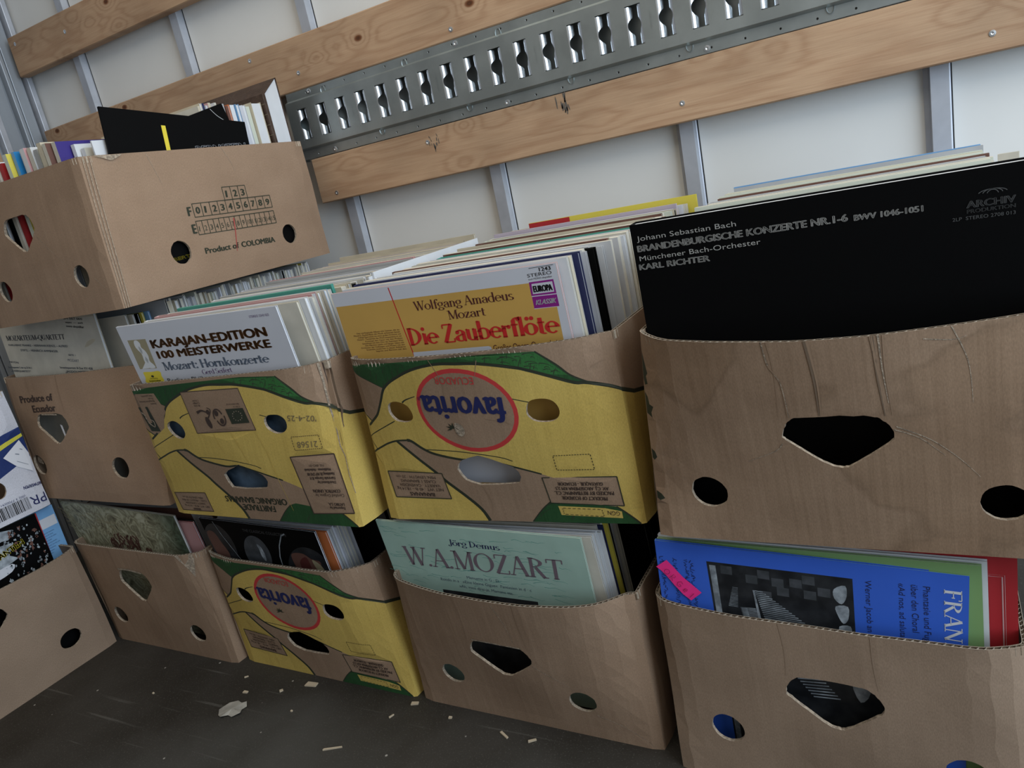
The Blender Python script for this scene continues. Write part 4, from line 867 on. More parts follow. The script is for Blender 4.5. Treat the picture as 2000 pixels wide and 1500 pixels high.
# -- upper row
ZB = (.0052, .3352)
o, fm, w_, h = front('kr', .0040, 'silver_card', 'white_card', 'silver-grey record sleeve with bronze foil lettering and a small golden portrait, in front', [([(.0134,.2948),(.0523,.2939),(.0497,.2477),(.0129,.2485)], 1),
    (spline([(.0265,.2925),(.033,.2930),(.037,.288),(.036,.282),(.041,.276),(.043,.268),(.041,.260),(.046,.254),(.047,.249),(.035,.249),(.032,.256),(.030,.262),(.031,.272),(.027,.278),(.024,.285)], 3, True), 2),
    ([(.030,.265),(.0345,.249),(.018,.2485),(.0300,.258)], 2), (spline([(.031,.284),(.035,.279),(.033,.272),(.030,.276)], 3, True), 3), ([(.036,.268),(.039,.262),(.036,.256),(.033,.262)], 3),
    (spline([(.016,.2424),(.022,.2435),(.035,.2428),(.048,.2435),(.0534,.2409),(.052,.235),(.052,.2254),(.030,.2235),(.013,.2267),(.016,.234)], 3, True), 4), ([(.012,.02),(.012,.205),(.297,.205),(.297,.02)], 5)],
    ['silver_card', 'sepia', 'white_card', 'grey_card', 'badge', 'photo_blue'], items=[
    ([('KARAJAN-EDITION', (.0605,.2788), (.2828,.2790), .0130, 'H'), ('100 MEISTERWERKE', (.0635,.2622), (.2828,.2628), .0118, 'H')], 'foil_ink'),
    ([('Mozart: Hornkonzerte', (.0640,.2432), (.2715,.2418), .0128, 'S')], 'slate_ink'), ([('Gerd Seifert', (.1375,.2322), (.1962,.2325), .0075, 's')], 'violet_ink'),
    ([('Berliner Philharmoniker', (.061,.2228), (.205,.2222), .0072, 's')] if False else [('STEREO 2543 025', (.2641,.3058), (.2988,.3056), .0034)], 'violet_ink'),
    ([('Berliner Philharmoniker', (.061,.2238), (.200,.2228), .0070, 'n')], 'black_ink'), ([('Deutsche', (.026,.2315), (.042,.2312), .0022), ('Grammophon', (.0215,.2275), (.046,.2272), .0026, 'b')], 'ink')])
ribbons(o, [ellipse(.033,.2358,.003,.0018,n=10)], fm(.0006), M['ink'], 'badge_emblem')
front('zr', .0042, 'silver_card', 'orange_card', 'ochre-gold record sleeve with large red serif title and purple logo block', [
    ([(.006,.02),(.006,.3003),(.2808,.2998),(.2808,.2705),(.3082,.2705),(.3082,.02)], 1), (stroke([(.0939,.3158),(.1055,.215)], .0016), 2), ([(.1037,.2325),(.2120,.2325),(.2150,.2312),(.2350,.12),(.2350,.05),(.1037,.05)], 0),
    ([(.2805,.2853),(.2808,.3007),(.3103,.3010),(.3108,.2853)], 3), ([(.2808,.2712),(.2808,.2843),(.3109,.2843),(.3112,.2710)], 3), ([(.2828,.2872),(.2835,.2985),(.3085,.2988),(.3085,.2874)], 0)],
    ['silver_card', 'gold_card', 'crimson_ink', 'magenta'], items=[
    ([('Wolfgang Amadeus', (.1235,.2840), (.2590,.2838), .0112, 's'), ('Mozart', (.1675,.2690), (.2190,.2692), .0108, 's')], 'maroon_ink'),
    ([('Die Zauberfl\u00f6te', (.1040,.2412), (.3072,.2412), .0225, 'S')], 'crimson_ink'), ([('1243', (.2962,.3112), (.3098,.3114), .0042, 'b'), ('STEREO', (.2808,.3062), (.3100,.3068), .0038), ('auch MONO abspielbar', (.2812,.3030), (.3098,.3034), .0020), ('EUROPA', (.2848,.2893), (.3070,.2893), .0072, 'B')], 'black_ink'),
    ([('KLASSIK', (.2840,.2750), (.3080,.2752), .0056, 'i')], 'white_card'),
    ([('Gro\u00dfer Opern-Querschnitt', (.2180,.2262), (.3060,.2266), .0075)], 'maroon_ink'),
    ([(s_, (x0, z_), (.0930+.0003*i, z_), .0020) for i, (s_, x0, z_) in enumerate([('Das vorliegende Album mit Szenen, die zu', .026,.2625), ('Mozarts Zauberflöte die Musik erkennen lassen', .0201,.2597), ('erklingt Querschnitt mit einem großen Orchester und', .026,.2569), ('Mozarts - Textdichter das Werk komponierte er mit', .024,.2541), ('Konzept der Oper mit den Proben', .036,.2513), ('Gemeinsam mit dem Chor der Staatsoper Wien', .030,.2485), ('Die Märchen spiele und Sänger haben mit', .034,.2457), ('Orchester der Volksoper und Mozart mit den', .026,.2429), ('Ensemble sowie hier in dieser Aufnahme', .034,.2401), ('Sopran und Bariton mit den', .048,.2373)])], 'maroon_ink'),
    ([(s_, (.115, .165-.0056*i), (.225-.011*(i % 3), .165-.0056*i), .0026) for i, s_ in enumerate(['Die vierzig Meisterwerke der Oper auf drei Langspielplatten', 'so liegt mit Mozarts Werk der Querschnitt nun vor in der', 'Aufnahme aus dem großen Saal mit Orchester und Chor', 'zum ersten Mal erklingt die Musik in voller Länge', 'Der Vogelfänger und die Königin der Nacht im', 'Bild und Ton: das Orchester folgt dem Dirigenten', 'seit der ersten Aufführung in Wien haben viele', 'große Sänger diese Rollen gesungen und gespielt', 'Weitere Aufnahmen dieser Reihe sind lieferbar', 'fragen Sie Ihren Händler nach dem Katalog', 'Alle Rechte vorbehalten'])], 'slate_ink')])
zr = [x for x in C.objects if x.name.startswith('record_sleeve') and x.get('label', '').startswith('ochre')][0]
ribbons(zr, [stroke([(.2806,.3106),(.3100,.3112)], .0005)], lambda v: np.c_[v[:, 0], np.full(len(v), -.0006), v[:, 1]], M['black_ink'], 'logo_rule')
# black boxed set
o, fm, w_, h = front('bh', .021, 'black_card', 'black_card', 'large black boxed record set with silver sans-serif lettering, standing highest at the right', [], [], name='boxed_record_set', cat='record', items=[
    ([('Johann Sebastian Bach', (.0088,.3180), (.1062,.3182), .0052, 'l'), ('M\u00fcnchener Bach-Orchester', (.0085,.2978), (.1262,.2982), .0052, 'l'), ('BWV 1046-1051', (.2065,.3072), (.2590,.3068), .0052, 'B')], 'silver_ink'),
    ([('BRANDENBURGISCHE KONZERTE NR.1-6', (.0082,.3072), (.2010,.3078), .0066, 'B'), ('KARL RICHTER', (.0070,.2888), (.0776,.2888), .0060, 'B')], 'silver_ink'),
    ([('ARCHIV', (.2905,.3040), (.3237,.3038), .0058, 'B'), ('PRODUKTION', (.2905,.2996), (.3237,.2994), .0032, 'b'), ('2LP  STEREO 2708 013', (.280,.2945), (.3237,.2940), .0030)], 'dim_ink')])
ribbons(o, [stroke(ellipse(.3085,.3135,.010,.0035,0,16,10,175), .0006), stroke(ellipse(.3085,.3130,.007,.0040,0,16,10,175), .0006), stroke(ellipse(.3085,.3125,.004,.0038,0,12,10,175), .0006)], fm(.0006), M['dim_ink'], 'arched_emblem')
# mono-printed cream sleeve at the left
o, fm, w_, h = front('a1r', .0055, 'cream', 'aged', 'cream record sleeve with black serif quartet lettering and a brownish stain', [([(0,.3115),(0,.32),(.32,.32),(.32,.3115)], 1), (spline([(.270,.2570),(.281,.2585),(.300,.2650),(.306,.2695),(.298,.2710),(.280,.2660)], 3, True), 1)], ['cream', 'aged'], items=[
    ([('MOZARTEUM-QUARTETT', (.0278,.2800), (.2185,.2740), .0098, 'S')], 'black_ink'),
    ([('SM 007 005', (.2315,.3108), (.2865,.3062), .0042, 'b'), ('mono  \u2014  auch', (.2350,.3035), (.2850,.2995), .0036, 'b'), ('mono abspielbar', (.2335,.2965), (.2845,.2915), .0042, 'b'), ('Stereo-Neuaufnahme', (.0962,.3145), (.1635,.3100), .0036, 'b')], 'black_ink'),
    ([('KARLHEINZ FRANKE \u2013 HERMANN KIENZL \u2013 ALFRED', (.0290,.2695), (.2190,.2590), .0042, 'b'), ('STIFTL \u2013 HEINRICH AMMINGER', (.0640,.2575), (.1840,.2505), .0044, 'b'), ('HAYDN', (.0117,.2360), (.0426,.2330), .0040, 'b'), ('SEITE 1', (.2130,.2430), (.2340,.2415), .0034, 'b'), ('MOZART', (.2060,.2325), (.2398,.2295), .0052)], 'slate_ink'),
    ([('Streichquartett C-dur op.76 Nr.3', (-.012+.014,.2250), (.0821,.2215), .0040, 'b'), ('\u201eKAISERQUARTETT\u201c', (.008,.2175), (.0750,.2140), .0042, 'b'), ('Streichquartett B-Dur KV 458', (.1740,.2195), (.2732,.2145), .0044, 'b'), ('\u201eJAGDQUARTETT\u201c', (.1880,.2115), (.2640,.2075), .0046, 'b')], 'slate_ink')])
# stack behind in the Ecuador box (its right ends show as the fine upright stripes under the top box)
o = sleeve(.317, .3150, .004, 'grey_card', 'cream', 'pale grey record sleeve just behind the cream quartet sleeve'); pose(o, (-.652, .100, ZB[1]), 0, 0); o.data.materials[0] = M['cream']
ribbons(o, frame_box([(.292,.290),(.304,.288),(.306,.272),(.294,.274)], .0006)+[stroke([(.309,.272),(.316,.279)], .0008)], lambda v: np.c_[v[:, 0], np.full(len(v), -.0004), v[:, 1]], M['mauve_ink'], 'printed_frame')
for i, (c_, e_, dx, lab) in enumerate([('cream','white_card',.006,'narrow cream sleeve next behind the pale grey one'), ('black_card','black_card',.012,'black-edged sleeve beside the thin yellow one at the left'), ('yellow_card','yellow_card',.017,'yellow record sleeve peeking out beside the sky blue one'), ('sky_card','sky_card',.027,'sky blue record sleeve peeking out under the top box')]):
    o = sleeve(.315, .3130, .0035, c_, e_, lab); pose(o, (-.646+dx, .1075+.0055*i, ZB[1]), 0, 0)
stack('a1', 11, -.590, -.2655, .135, .492, ZB[1], 64, ['white_card','cream','cream','white_card','white_card','aged','silver_card','yellow_card','green_pale','white_card','grey_card'], 'in the long row under the top box', 'sleeves showing as fine stripes under the top box', h=(.317,.3255), drift=.026)
# Karajan-side banana box
stack('b1', 21, -.124, .201, -.034, .440, ZB[1], 50, CR+['cream','aged'], 'behind the silver-grey sleeve', 'sleeves packed behind the silver-grey sleeve', .126, .02, special={
    1: ('white_card','cream',.0005,.010,'plain white record sleeve directly behind the silver-grey one'), 4: ('pink_card','cream',.001,-.004,'sleeve with a dusty pink top edge behind the white one'), 6: ('cream','sky_card',.0005,.0,'sleeve with a thin blue edge in front of the teal one'), 8: ('teal_card','teal_card',.0035,-.004,'teal record sleeve, its top edge a long green line'),
    16: ('grey_card','cream',.002,0,'grey record sleeve in the middle of the row behind the teal one'), 27: ('grey_card','grey_card',.0035,.0,'wide grey-brown sleeve standing proud in the left banana box'), 28: ('pink_card','pink_card',.004,.003,'pinkish sleeve edge near the back of the left banana box'),
    46: ('aged','aged',.0045,.004,'tan record sleeve near the wall, second from the back'), 49: ('aged','cream',.0095,.006,'tallest cream sleeve at the back, close to the white wall')}, wd=.313, yaw0=.03, yaw1=.015)
# gold-sleeve banana box
stack('c1', 31, .2435, .5650, -.002, .082, ZB[1], 12, ['white_card','silver_card','grey_card','cream','white_card'], 'behind the gold sleeve', 'sleeves packed behind the gold sleeve', .095, .07, special={
    0: ('white_card','aged',.0005,.003,'white sleeve whose torn corner shows beside the gold sleeve'), 1: ('cream','aged',.0,.008,'worn cream sleeve two behind the gold sleeve'), 3: ('navy_card','navy_card',.0015,.012,'dark navy sleeve with a pink line, behind the gold one'), 5: ('silver_card','white_card',-.002,.014,'silver-grey sleeve end beside the black ones'), 
    8: ('black_card','black_card',-.001,.014,'black sleeve end in the middle of the right-hand stripes'), 9: ('black_card','black_card',-.001,.015,'second black sleeve end right behind the first')}, wd=.312)
stack('c1', 32, .2615, .5860, .084, .476, ZB[1], 42, VAR, 'far behind the gold sleeve', 'sleeves packed further back behind the gold sleeve', .065, .01, special={
    2: ('brown_card','brown_card',.0015,-.003,'maroon sleeve edge lying beside the slanting white ones'), 8: ('cream','cream',.002,.004,'wide cream sleeve before the black boxed set'), 14: ('teal_card','teal_card',.0,.006,'dark teal sleeve end touching the black boxed set'),
    21: ('aged','aged',.003,.0,'yellowed sleeve in the back third of the gold-sleeve box'), 32: ('lilac_card','lilac_card',.006,.0,'lilac-grey sleeve in front of the red and yellow one'), 40: ('yellow_card','yellow_card',.010,.036,'sleeve with a red and yellow top band standing at the back by the wall')}, wd=.314)
for k, (x_, y_, a_, z_, lab) in enumerate([(.2355, .092, .030, .3165, 'white sleeve running crosswise along the left side of the gold-sleeve box'), (.2400, .100, .034, .3215, 'second crosswise white sleeve, leaning over the row behind the gold sleeve')]):
    o = sleeve(.300, z_, .0028, 'white_card', 'white_card', lab, solid=True); pose(o, (x_, y_, ZB[1]), math.pi/2, -a_, 0)
# red / yellow sleeve at the very back: replace the plain yellow one by a two-coloured cover
for ob in [q for q in C.objects if str(q.get('label')).startswith('sleeve with a red and yellow')]:
    ribbons(ob, [[(0,0),(.078,0),(.078,.3246),(0,.3246)]], lambda v: np.c_[v[:, 0], np.full(len(v), -.0005), v[:, 1]], M['red_card'], 'red_band')
# stained box at the right, behind the black set
stack('d1', 41, .650, .970, .062, .462, ZB[1], 34, CR+['cream','white_card','green_pale'], 'behind the black boxed set', 'sleeves packed behind the black boxed set', .0, .0, h=(.3165,.3215), special={
    6: ('red_card','red_card',.005,0.,'sleeve with a thin red top line behind the black set'), 10: ('green_pale','green_pale',.0075,-.006,'pale green sleeve rising behind the red-edged one'), 14: ('green_pale','cream',.0085,-.004,'pale green-white sleeve with a small catalogue number'), 22: ('brown_card','aged',.0065,.004,'brown worn sleeve near the back of the stained box'), 32: ('grey_card','aged',.009,.006,'grey-brown worn sleeve at the back of the stained box'), 33: ('sky_card','sky_card',.0105,.004,'sleeve with a sky blue corner at the very back right')}, wd=.316)
for i in range(4):
    o = sleeve(.019, .317+.003*i, .006, 'cream', 'aged', ['dog-eared cream sleeve end at the far right edge, first of four','dog-eared sleeve end at the far right edge, second of four','dog-eared sleeve end at the far right edge, third of four','dog-eared sleeve end at the far right edge, nearest the wall'][i], inner='cream'); pose(o, (.9715, .090+.055*i, ZB[1]), -.2, 0, 0)
# -- bottom row
o, fm, w_, h = front('dm', .0035, 'mint_card', 'green_pale', 'mint green record sleeve with maroon serif capitals, in the plain box on the floor', [([(.0955,.05),(.0955,.2112),(.245,.2120),(.245,.05)], 1), (spline([(.262,.3085),(.285,.295),(.300,.27),(.312,.24),(.318,.24),(.318,.31)], 3, True)[:0] or [(.0,.0),(.001,0),(.001,.001)], 1)], ['mint_card', 'photo_dark'], items=[
    ([('J\u00f6rg Demus', (.1240,.2855), (.2037,.2852), .0090, 's')], 'navy_card'), ([('W.A.MOZART', (.0440,.2470), (.2905,.2512), .0290, 's')], 'mauve_ink'),
    ([('Menuette in G \u00b7 D', (.1415,.2348), (.1914,.2352), .0046), ('Rondo in a \u00b7 \u00bbEine kleine Gigue\u00ab  Fantasien in d \u00b7 c', (.0969,.2268), (.2389,.2270), .0046), ('\u00bbAh, vous dirai-je, Maman\u00ab etc.', (.1257,.2190), (.2103,.2180), .0046)], 'slate_ink')])
rr = random.Random(6); cr = []
for k in range(90):
    x, z_ = rr.uniform(.01,.30), rr.uniform(.21,.305); l = rr.uniform(.008,.03); P = [(x, z_)]
    for j in range(4): P.append((P[-1][0]+l/4, P[-1][1]+rr.uniform(-.0022,.0018)))
    if P[-1][0] < .314: cr.append(stroke(P, .0006, .0002))
ribbons(o, cr, fm(.0003), M['slate_ink' if False else 'teal_card'], 'cover_wrinkles')
stack('c0', 51, .200, .532, .009, .085, Z0, 12, ['white_card','cream','cream','silver_card','navy_card','black_card','white_card'], 'behind the mint green sleeve', 'sleeves packed behind the mint green sleeve', .147, .135, h=(.302,.308), special={
    0: ('cream','white_card',-.009,.004,'cream sleeve directly behind the mint green one'), 5: ('navy_card','navy_card',-.009,.006,'navy sleeve with a yellow label behind the mint green one'), 7: ('yellow_card','yellow_card',-.008,.008,'yellow-edged sleeve behind the mint green one')}, tmax=.006)
stack('c0', 52, .222, .566, .10, .44, Z0, 8, ['black_card','brown_card','navy_card'], 'deep in the mint-sleeve box', 'dark sleeves deep in the mint-sleeve box', .13, .05, h=(.296,.304), tmax=.02, wd=.316)
o, fm, w_, h = front('bl', .0040, 'blue_card', 'sky_card', 'bright blue record sleeve with a dark organ photograph and sideways lettering', [
    ([(.0636,.2907),(.2142,.2947),(.2157,.213),(.248,.205),(.250,.02),(.078,.02)], 1), ([(.0665,.2865),(.0735,.2866),(.086,.02),(.080,.02)], 3)]+
    [([(x_, z_), (x_+.0125, z_), (x_+.0125, z_-.0105), (x_, z_-.0105)], 2) for x_, z_ in ((.079,.288),(.106,.281),(.119,.289),(.1335,.2815),(.152,.284),(.166,.272),(.120,.263),(.1385,.2710),(.165,.290),(.180,.278))]+
    [(spline([(.196,.279),(.207,.285),(.208,.272),(.203,.262),(.196,.268)], 3, True), 3), (spline([(.197,.258),(.209,.260),(.209,.245),(.204,.238),(.199,.247)], 3, True), 3), (spline([(.200,.234),(.211,.236),(.211,.222),(.206,.215),(.201,.224)], 3, True), 3), (spline([(.210,.165),(.222,.180),(.228,.155),(.218,.140)], 3, True), 3)],
    ['blue_card', 'photo_dark', 'photo_mid', 'photo_light'], items=[
    ([('FRANZ', (.2952,.2980), (.2965,.2245), .0150, 's')], 'white_card'),
    ([('Phantasie und Fuge', (.2775,.2978), (.2790,.2300), .0064, 'n'), ('\u00fcber den Choral', (.2670,.2978), (.2683,.2425), .0064, 'n'), ('\u00abAd nos, ad salutarem', (.2560,.2975), (.2575,.2200), .0060, 'n'), ('Werner Jacob an der', (.2258,.2955), (.2272,.2180), .0062, 'n')], 'navy_card')], step=.05)
pp = []
for k in range(17):
    f = k/16; pp.append(stroke([(.1145+.010*f, .2618-.0385*f), (.1235+(.045*min(1, f*1.15) if f < .87 else .045-.012*(f-.87)/.13), .2618-.0385*f)], .0011))
for k in range(14): f = k/13; pp.append(stroke([(.0905-.006*f, .262-.025*f), (.0965-.0015*f, .262-.025*f)], .0006))
for k in range(18):
    f = k/17; pp.append(stroke([(.125+.045*f, .193-.058*f), (.150+.048*f, .199-.060*f)], .0016))
for k in range(14): f = k/13; pp.append(stroke([(.0975+.004*f, .237-.022*f), (.1145+.006*f, .2385-.022*f)], .0007))
ribbons(o, pp+[[(.1125,.2623),(.1145,.2623),(.1195,.2262),(.1165,.2262)], [(.0985,.2375),(.1050,.2375),(.1072,.2255),(.1008,.2255)]], fm(.0006), M['photo_light'], 'organ_pipes')
sc2 = []
for cx_ in (.0115,.0265,.0400,.0465):
    z_ = .289
    while z_ > .225:
        P = [(cx_+rr.uniform(-.0028,.0028), z_-.0012*j) for j in range(4)]; sc2.append(stroke(P, .0007)); z_ -= rr.uniform(.002,.0045)
ribbons(o, sc2, fm(.0006), M['navy_card'], 'handwriting')
# pink sticky note on the blue sleeve
nt = empty('sticky_note', tuple(o.matrix_world @ Vector((.0041, -.0010, .2556))), 'bright pink paper strip with handwriting stuck slantwise on the blue sleeve', 'note')
mw = np.array(o.matrix_world)
AFb = np.array(ART['bl'])
def wm(v, off): v = np.c_[np.asarray(v, float), np.ones(len(v))] @ AFb.T; P = np.c_[v[:, 0], np.full(len(v), -off), v[:, 1], np.ones(len(v))] @ mw.T; return P[:, :3]-np.array(nt.location)
NQ = [(.0172,.2853),(.0230,.2790),(.0290,.2722),(.0350,.2660),(.0440,.2590),(.0549,.2486),(.0415,.2355),(.0330,.2430),(.0240,.2530),(.0150,.2640),(.0090,.2700),(.0035,.2742)]
offs = [.0012,.0012,.0014,.0022,.0026,.0016,.0016,.0026,.0022,.0014,.0012,.0012]
V = np.array([wm([q], a)[0] for q, a in zip(NQ, offs)]); mesh_obj('paper_strip', V, [(0,1,10,11),(1,2,9,10),(2,3,8,9),(3,4,7,8),(4,5,6,7)], M['note'], nt)
def hw(P): return stroke(P, .0007)
OR = []
for i, L_ in enumerate([[ellipse(.5,.5,.42,.42,n=12)+[(.92,.5)]], [[(.1,0),(.15,1),(.6,.9),(.6,.55),(.15,.5),(.8,0)]], [[(.85,.85),(.4,1),(.1,.5),(.4,.05),(.85,.15),(.85,.45),(.5,.45)]], [[(.2,.35),(.7,.4),(.6,.7),(.25,.6),(.25,.15),(.7,.1)]], [[(.3,1),(.4,.0)]]]):
    bx = np.array((.0105,.2718))+np.array((.70,-.714))*(.0015+.0098*i); dx, dz = np.array((.70,-.714)), np.array((.714,.70))
    for P in L_: OR.append(hw([tuple(bx+dx*p[0]*.0072+dz*(p[1]*.0085-.0005)) for p in P]))
V = []; 
ribbons(nt, OR, lambda v: wm(v, .0032), M['ink_red'], 'handwriting')
o = sleeve(.3205, .3045, .0035, 'green_card', 'green_pale', 'leaf green sleeve edge directly behind the blue one'); pose(o, (.6085, .0225, Z0), -.060, .018, 0)
for i, (dx, c_, e_, w__, t_, hh, lab) in enumerate([(.0,'white_card','white_card',.326,.005,.306,'white worn sleeve behind the leaf green one'), (.002,'red_card','red_card',.348,.0055,.312,'dark red record box with a thin frame line behind the blue sleeve'), (.0,'grey_card','grey_card',.350,.005,.312,'grey sleeve edge behind the red one in the lower right box'), (.0,'yellow_card','yellow_card',.345,.004,.312,'yellow sleeve edge second from the rear in the lower right box'), (.0,'cream','aged',.340,.005,.312,'worn cream sleeve just under the stained box')]):
    o = sleeve(w__, hh, t_, c_, e_, lab); pose(o, (.6080+dx, .0280+.0062*i, Z0), -.060, .018, 0)
    if i == 1: ribbons(o, [stroke([(.336,.05),(.336,.287),(.30,.287)], .0012), stroke([(.338,.05),(.338,.289),(.30,.289)], .0004)], lambda v: np.c_[v[:, 0], np.full(len(v), -.0003), v[:, 1]], M['pink_card'], 'frame_line')
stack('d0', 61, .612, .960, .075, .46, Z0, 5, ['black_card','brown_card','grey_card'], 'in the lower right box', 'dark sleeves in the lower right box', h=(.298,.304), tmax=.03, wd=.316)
# left of it: dark classical cover in the printed box
o, fm, w_, h = front('b0r', .0035, 'black_card', 'silver_card', 'black record sleeve with three round medallions, in the lower banana box', [
    (ellipse(.030,.245,.036,.046,8), 1), (spline([(.005,.27),(.022,.275),(.035,.255),(.046,.235),(.040,.215),(.020,.222)], 4, True), 2), (ellipse(.115,.243,.029,.034,8), 3), (spline([(.118,.262),(.126,.258),(.131,.245),(.130,.232),(.123,.240),(.121,.252)], 4, True), 4),
    (ellipse(.225,.222,.047,.046,0), 1), (spline([(.190,.250),(.215,.256),(.232,.248),(.250,.244),(.240,.222),(.205,.215)], 4, True), 2), (spline([(.205,.238),(.222,.250),(.228,.225),(.218,.210)], 4, True), 5), (spline([(.233,.247),(.248,.240),(.255,.228),(.240,.230)], 4, True), 6)],
    ['black_card', 'photo_dark', 'brown_card', 'photo_mid', 'photo_light', 'maroon_ink', 'sepia'], items=[([('THE CLASSICAL COLLECTION', (.095,.283), (.190,.283), .0050)], 'dim_ink')])
ribbons(o, [stroke([(.166,.2222),(.165,.245),(.170,.265),(.180,.284),(.188,.2875)], .0018, .0026), stroke([(-.0+.028,.295),(.042,.270),(.066,.235),(.075,.222)], .0010)], fm(.0007), M['photo_light'], 'string_line')
for i, (c_, e_, lab) in enumerate([('orange_card','orange_card','orange-edged sleeve behind the black medallion sleeve'), ('silver_card','silver_card','silver sleeve edge behind the orange one')]):
    o = sleeve(.258, .286, .0035, c_, e_, lab); pose(o, (-.1815, .0535+.0042*i, Z0+.009), 0, .14, .03)
stack('b0', 71, -.178, .082, .0255, .062, Z0, 9, ['silver_card','white_card','grey_card','silver_card','black_card'], 'behind the black medallion sleeve', 'thin sleeves behind the black medallion sleeve', .14, .135, h=(.283,.287), wd=.254, tmax=.006)
for ob in [q for q in C.objects if q.get('group') == 'thin sleeves behind the black medallion sleeve']: ob.matrix_world = ob.matrix_world @ Matrix.Rotation(.03, 4, 'Y'); ob.location.z += .0085
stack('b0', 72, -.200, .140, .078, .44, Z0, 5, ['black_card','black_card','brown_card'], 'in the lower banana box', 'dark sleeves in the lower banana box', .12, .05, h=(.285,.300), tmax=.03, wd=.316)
# mossy cover in the left floor box
o, fm, w_, h = front('a0r', .0040, 'sepia', 'grey_card', 'mossy grey-green record sleeve with a sketchy woodland scene', [], [])
mm = bpy.data.materials.new('sketchy_scene'); mm.use_nodes = True; nt_ = mm.node_tree; N_ = nt_.nodes; L_ = nt_.links; bs = N_['Principled BSDF']; bs.inputs['Roughness'].default_value = .5
tc = N_.new('ShaderNodeTexCoord'); mp = N_.new('ShaderNodeMapping'); mp.inputs['Scale'].default_value = (1, 1, .75); L_.new(tc.outputs['Object'], mp.inputs[0])
wv = N_.new('ShaderNodeTexNoise'); wv.inputs['Scale'].default_value = 26; wv.inputs['Detail'].default_value = 5; wv.inputs['Distortion'].default_value = 2.2; L_.new(mp.outputs[0], wv.inputs[0])
rp = N_.new('ShaderNodeValToRGB'); L_.new(wv.outputs[0], rp.inputs[0]); e = rp.color_ramp.elements
e[0].position = .30; e[0].color = (.07,.06,.035,1); e[1].position = .70; e[1].color = (.50,.49,.36,1)
for p_, c_ in ((.42,(.26,.245,.15)),(.47,(.42,.41,.28)),(.52,(.18,.165,.10)),(.58,(.36,.355,.235))): k_ = e.new(p_); k_.color = (*c_, 1)
xr_ = N_.new('ShaderNodeSeparateXYZ'); L_.new(tc.outputs['Object'], xr_.inputs[0]); mr = N_.new('ShaderNodeMapRange'); mr.inputs[1].default_value = .25; mr.inputs[2].default_value = .32; L_.new(xr_.outputs[0], mr.inputs[0])
mx = N_.new('ShaderNodeMix'); mx.data_type = 'RGBA'; mx.blend_type = 'MULTIPLY'; L_.new(mr.outputs[0], mx.inputs[0]); L_.new(rp.outputs[0], mx.inputs[6]); mx.inputs[7].default_value = (.22,.32,.30,1); L_.new(mx.outputs[2], bs.inputs['Base Color'])
v, f, mi = paint(.0004, w_-.0004, .0004, h-.0004, [], (), .1); mesh_obj('printed_cover', np.c_[v[:, 0], np.full(len(v), -.0003), v[:, 1]], f, mm, o)
rr = random.Random(9)
def blob(cx_, cz_, a, n=1): return spline([(cx_+a*rr.uniform(.3,1)*math.cos(t), cz_+a*rr.uniform(.3,1.4)*math.sin(t)) for t in np.linspace(0, 6.28, 9, False)], 3, True)
ribbons(o, [stroke(spline([(cx_, cz_), (cx_+rr.uniform(-.008,.012), cz_-.008), (cx_+rr.uniform(-.004,.018), cz_-.02)], 4), .0042, .0012) for cx_, cz_ in [(rr.uniform(.16,.27), rr.uniform(.232,.258)) for _ in range(40)]], fm(.0009), M['brown_card'], 'drawn_figures')
ribbons(o, [stroke(spline([(x0_, z0_), (x0_+rr.uniform(.01,.04), z0_-rr.uniform(.0,.03)), (x0_+rr.uniform(.04,.08), z0_-rr.uniform(.02,.06))], 5), .0016, .0006) for x0_, z0_ in [(rr.uniform(.02,.24), rr.uniform(.25,.298)) for _ in range(26)]], fm(.0007), M['sepia'], 'drawn_branches')
for i, (c_, e_, lab) in enumerate([('red_card','red_card','salmon red sleeve edge beside the mossy one'), ('black_card','black_card','black sleeve in the left floor box behind the mossy one')]):
    o2 = sleeve(.322, .276, .004, 'pink_card' if i == 0 else c_, 'red_card' if i == 0 else e_, lab); pose(o2, (-.578+.006*(1-i), .0620+.006*i, Z0+.012), 0, .122, .03)
stack('a0', 81, -.585, -.240, .05, .43, Z0, 3, ['black_card','brown_card'], 'in the left floor box', 'dark sleeves in the left floor box', .11, .04, h=(.285,.300), tmax=.03, wd=.316)
# sleeves in the box that faces along the wall: turned a quarter
o, fm, w_, h = front('er', .0040, 'black_card', 'green_pale', 'dark record sleeve with a crowd scene and slanting yellow capitals', [
    ([(0,.2),(0,.305),(.25,.305),(.268,.300),(.262,.292),(.255,.282),(.262,.272),(.252,.262),(.230,.255),(.20,.25),(.20,.2)], 1), ([(.20,.284),(.245,.287),(.262,.283),(.262,.277),(.240,.280),(.20,.277)], 0), (stroke([(.3155,.311),(.3185,.2)], .0022), 2), ([(.10,.2565),(.2445,.2600),(.262,.245),(.232,.238),(.10,.235)], 1), (spline([(.20,.236),(.248,.240),(.243,.226),(.20,.222)], 3, True), 3)],
    ['black_card', 'photo_light', 'red_card', 'silver_card'], items=[([('ANTEN', (.232,.2560), (.2795,.2652), .0118, 'B')], 'badge')])
ribbons(o, [blob(rr.uniform(.235,.312), rr.uniform(.205,.300), rr.uniform(.0012,.0034)) for _ in range(85)], fm(.0006), M['photo_light'], 'crowd_faces')
ribbons(o, [blob(rr.uniform(.26,.312), rr.uniform(.205,.300), rr.uniform(.002,.0045)) for _ in range(26)], fm(.00055), M['brown_card'], 'crowd_clothes')
o = sleeve(.315, .3110, .004, 'sky_card', 'white_card', 'light blue record sleeve with fine print behind the crowd-scene one'); pose(o, (-.6185, -.306, Z0), math.pi/2, 0, 0)
